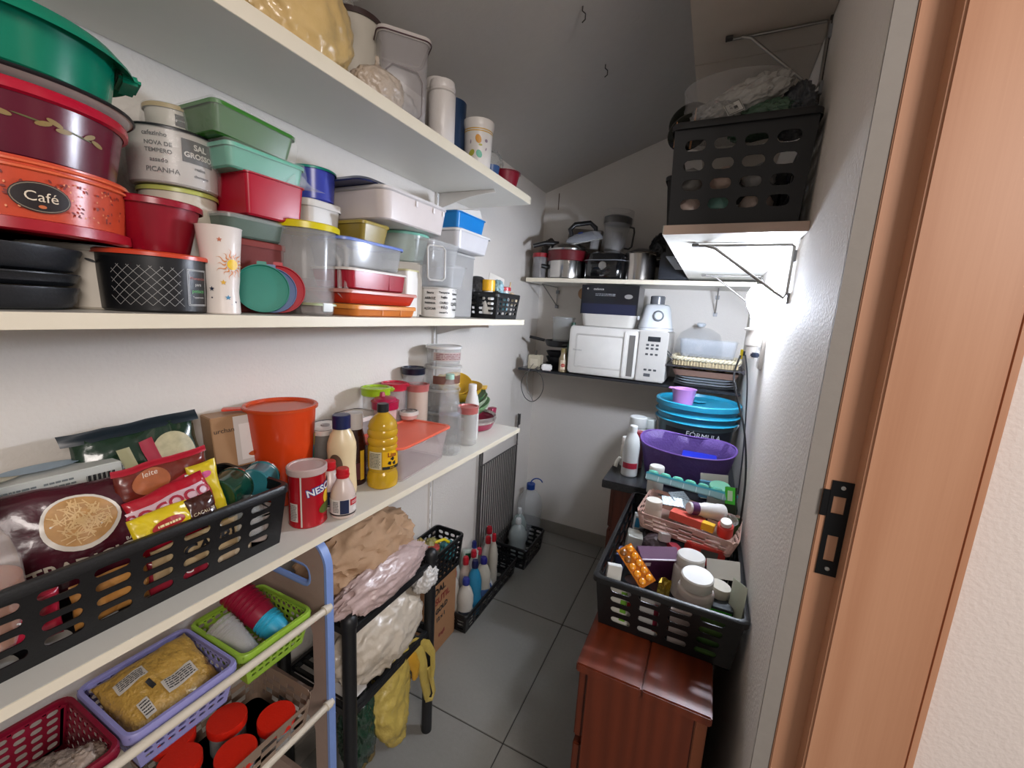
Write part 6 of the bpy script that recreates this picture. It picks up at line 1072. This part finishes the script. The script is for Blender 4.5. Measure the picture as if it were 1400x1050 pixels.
# ------------------------------------------------------------------ upper right shelf baskets (top 1.613)
v_ = 1.614
basket('storage_basket', 'large black slotted basket above the bulb with bags on top', (-.132, .138, 1.06, 1.48, v_, 1.828), BLK2, 4, 6, 4, .008, .0025, rim=.006, solidtop=.12, mu=.06, fh=.58)
basket('storage_basket', 'second black basket farther back on the bulb shelf, mostly hidden', (-.195, .13, 1.52, 1.95, v_, 1.86), BLK2, 4, 6, 4, .02, .0025, rim=.006, solidtop=.09)
cf3 = thing('clear_fluted_tray', 'clear ribbed plastic tray standing up in the high basket', 'tray', (-.02, 1.20, 1.838), -90, None, 8); bm = bmesh.new(); R2 = []
for z, s in ((0, .86), (.06, .95), (.12, 1), (.125, 1.02), (.12, .97), (.01, .83)): R2.append([Vector(((.115 * s + .0025 * (k % 2)) * math.cos(2 * PI * k / 72), (.06 * s + .0025 * (k % 2)) * math.sin(2 * PI * k / 72), z)) for k in range(72)])
loft(bm, R2); mk('tray', bm, M('#8f8b88', .12, alpha=.45), cf3, 20)
bag('white_film_bag', 'long white crumpled film bag lying across the high basket', 'bag', (.01, 1.12, 1.885), (.085, .035, .035), M('#a9a7a3', .25, bump=3, sc=40, coat=.3), 91, .3, 2.4, roll=-24)
bag('green_clear_bag', 'greenish clear bag of lids in the high basket', 'bag', (.045, 1.14, 1.845), (.07, .05, .035), M('#54705c', .2, alpha=.8, bump=3, sc=40), 92, .3, 2.2, roll=-8)
bag('dark_clear_bag', 'dark clear plastic bag at the wall end of the high basket', 'bag', (.105, 1.16, 1.86), (.035, .05, .055), M('#4c5058', .15, alpha=.75, bump=3, sc=40), 93, .35)
bag('clear_bag', 'clear crinkled bag at the left front of the high basket', 'bag', (-.055, 1.09, 1.845), (.045, .03, .03), M('#7d7d7a', .15, alpha=.55, bump=3, sc=40), 94, .4)
o = carton('paper_tag', 'small square white tag with black dot on the green clear bag', 'tag', (-.012, 1.072, 1.842), .034, .0012, .030, M('#c9c7c2', .5), -85, 20, -25, bev=.0003, pname='card'); tube('border', [(-.015, -.001, .002), (.015, -.001, .002), (.015, -.001, .028), (-.015, -.001, .028)], .0007, INK, o, 5, True); patch(o, .007, .007, INK, fy(.003, -.0007, .014), name='black_dot')
for i, (x, y, z, h_) in enumerate(((-.135, 1.11, 1.80, .055), (-.10, 1.10, 1.79, .085))): o = thing('wooden_skewer', ('shorter' if i == 0 else 'taller') + ' thin wooden stick poking up at the left of the high basket', 'stick', (x, y, z), -90, None, 0, 3 * i); lathe('stick', [(.0022, 0), (.0022, h_ * .8), (.0004, h_)], M('#c48a5e', .6), o, 10)
for i, (x, y, z) in enumerate(((-.115, 1.20, 1.86), (-.12, 1.24, 1.90))): o = thing('dark_tray', ('lower' if i == 0 else 'upper') + ' dark curved lid leaning out left of the high basket', 'lid', (x, y, z), -150, None, 0, -35); lathe('lid', [(.04, 0), (.05, .004), (.05, .007), (.0004, .008)], M('#23251f', .25), o, 30)
contents_cols = ('#c9b3a9', '#6f9a90', '#b9a79d', '#8f8b86', '#d1b7a8', '#9c9a98')
for i in range(6):
    x, z = -.09 + (i % 3) * .07, 1.66 + (i // 3) * .06
    bag('wrapped_item', 'pale wrapped item seen through the high basket, ' + ('lower ' if i < 3 else 'upper ') + ('left', 'middle', 'right')[i % 3], 'bag', (x, 1.115, z), (.032, .03, .028), M(contents_cols[i], .3, bump=2, sc=40), 100 + i, .3, sub=3)
bag('wrapped_item', 'pale bundle showing in the second high basket', 'bag', (-.15, 1.60, 1.80), (.03, .04, .06), M('#9c948a', .35, bump=2), 110, .3, sub=4)
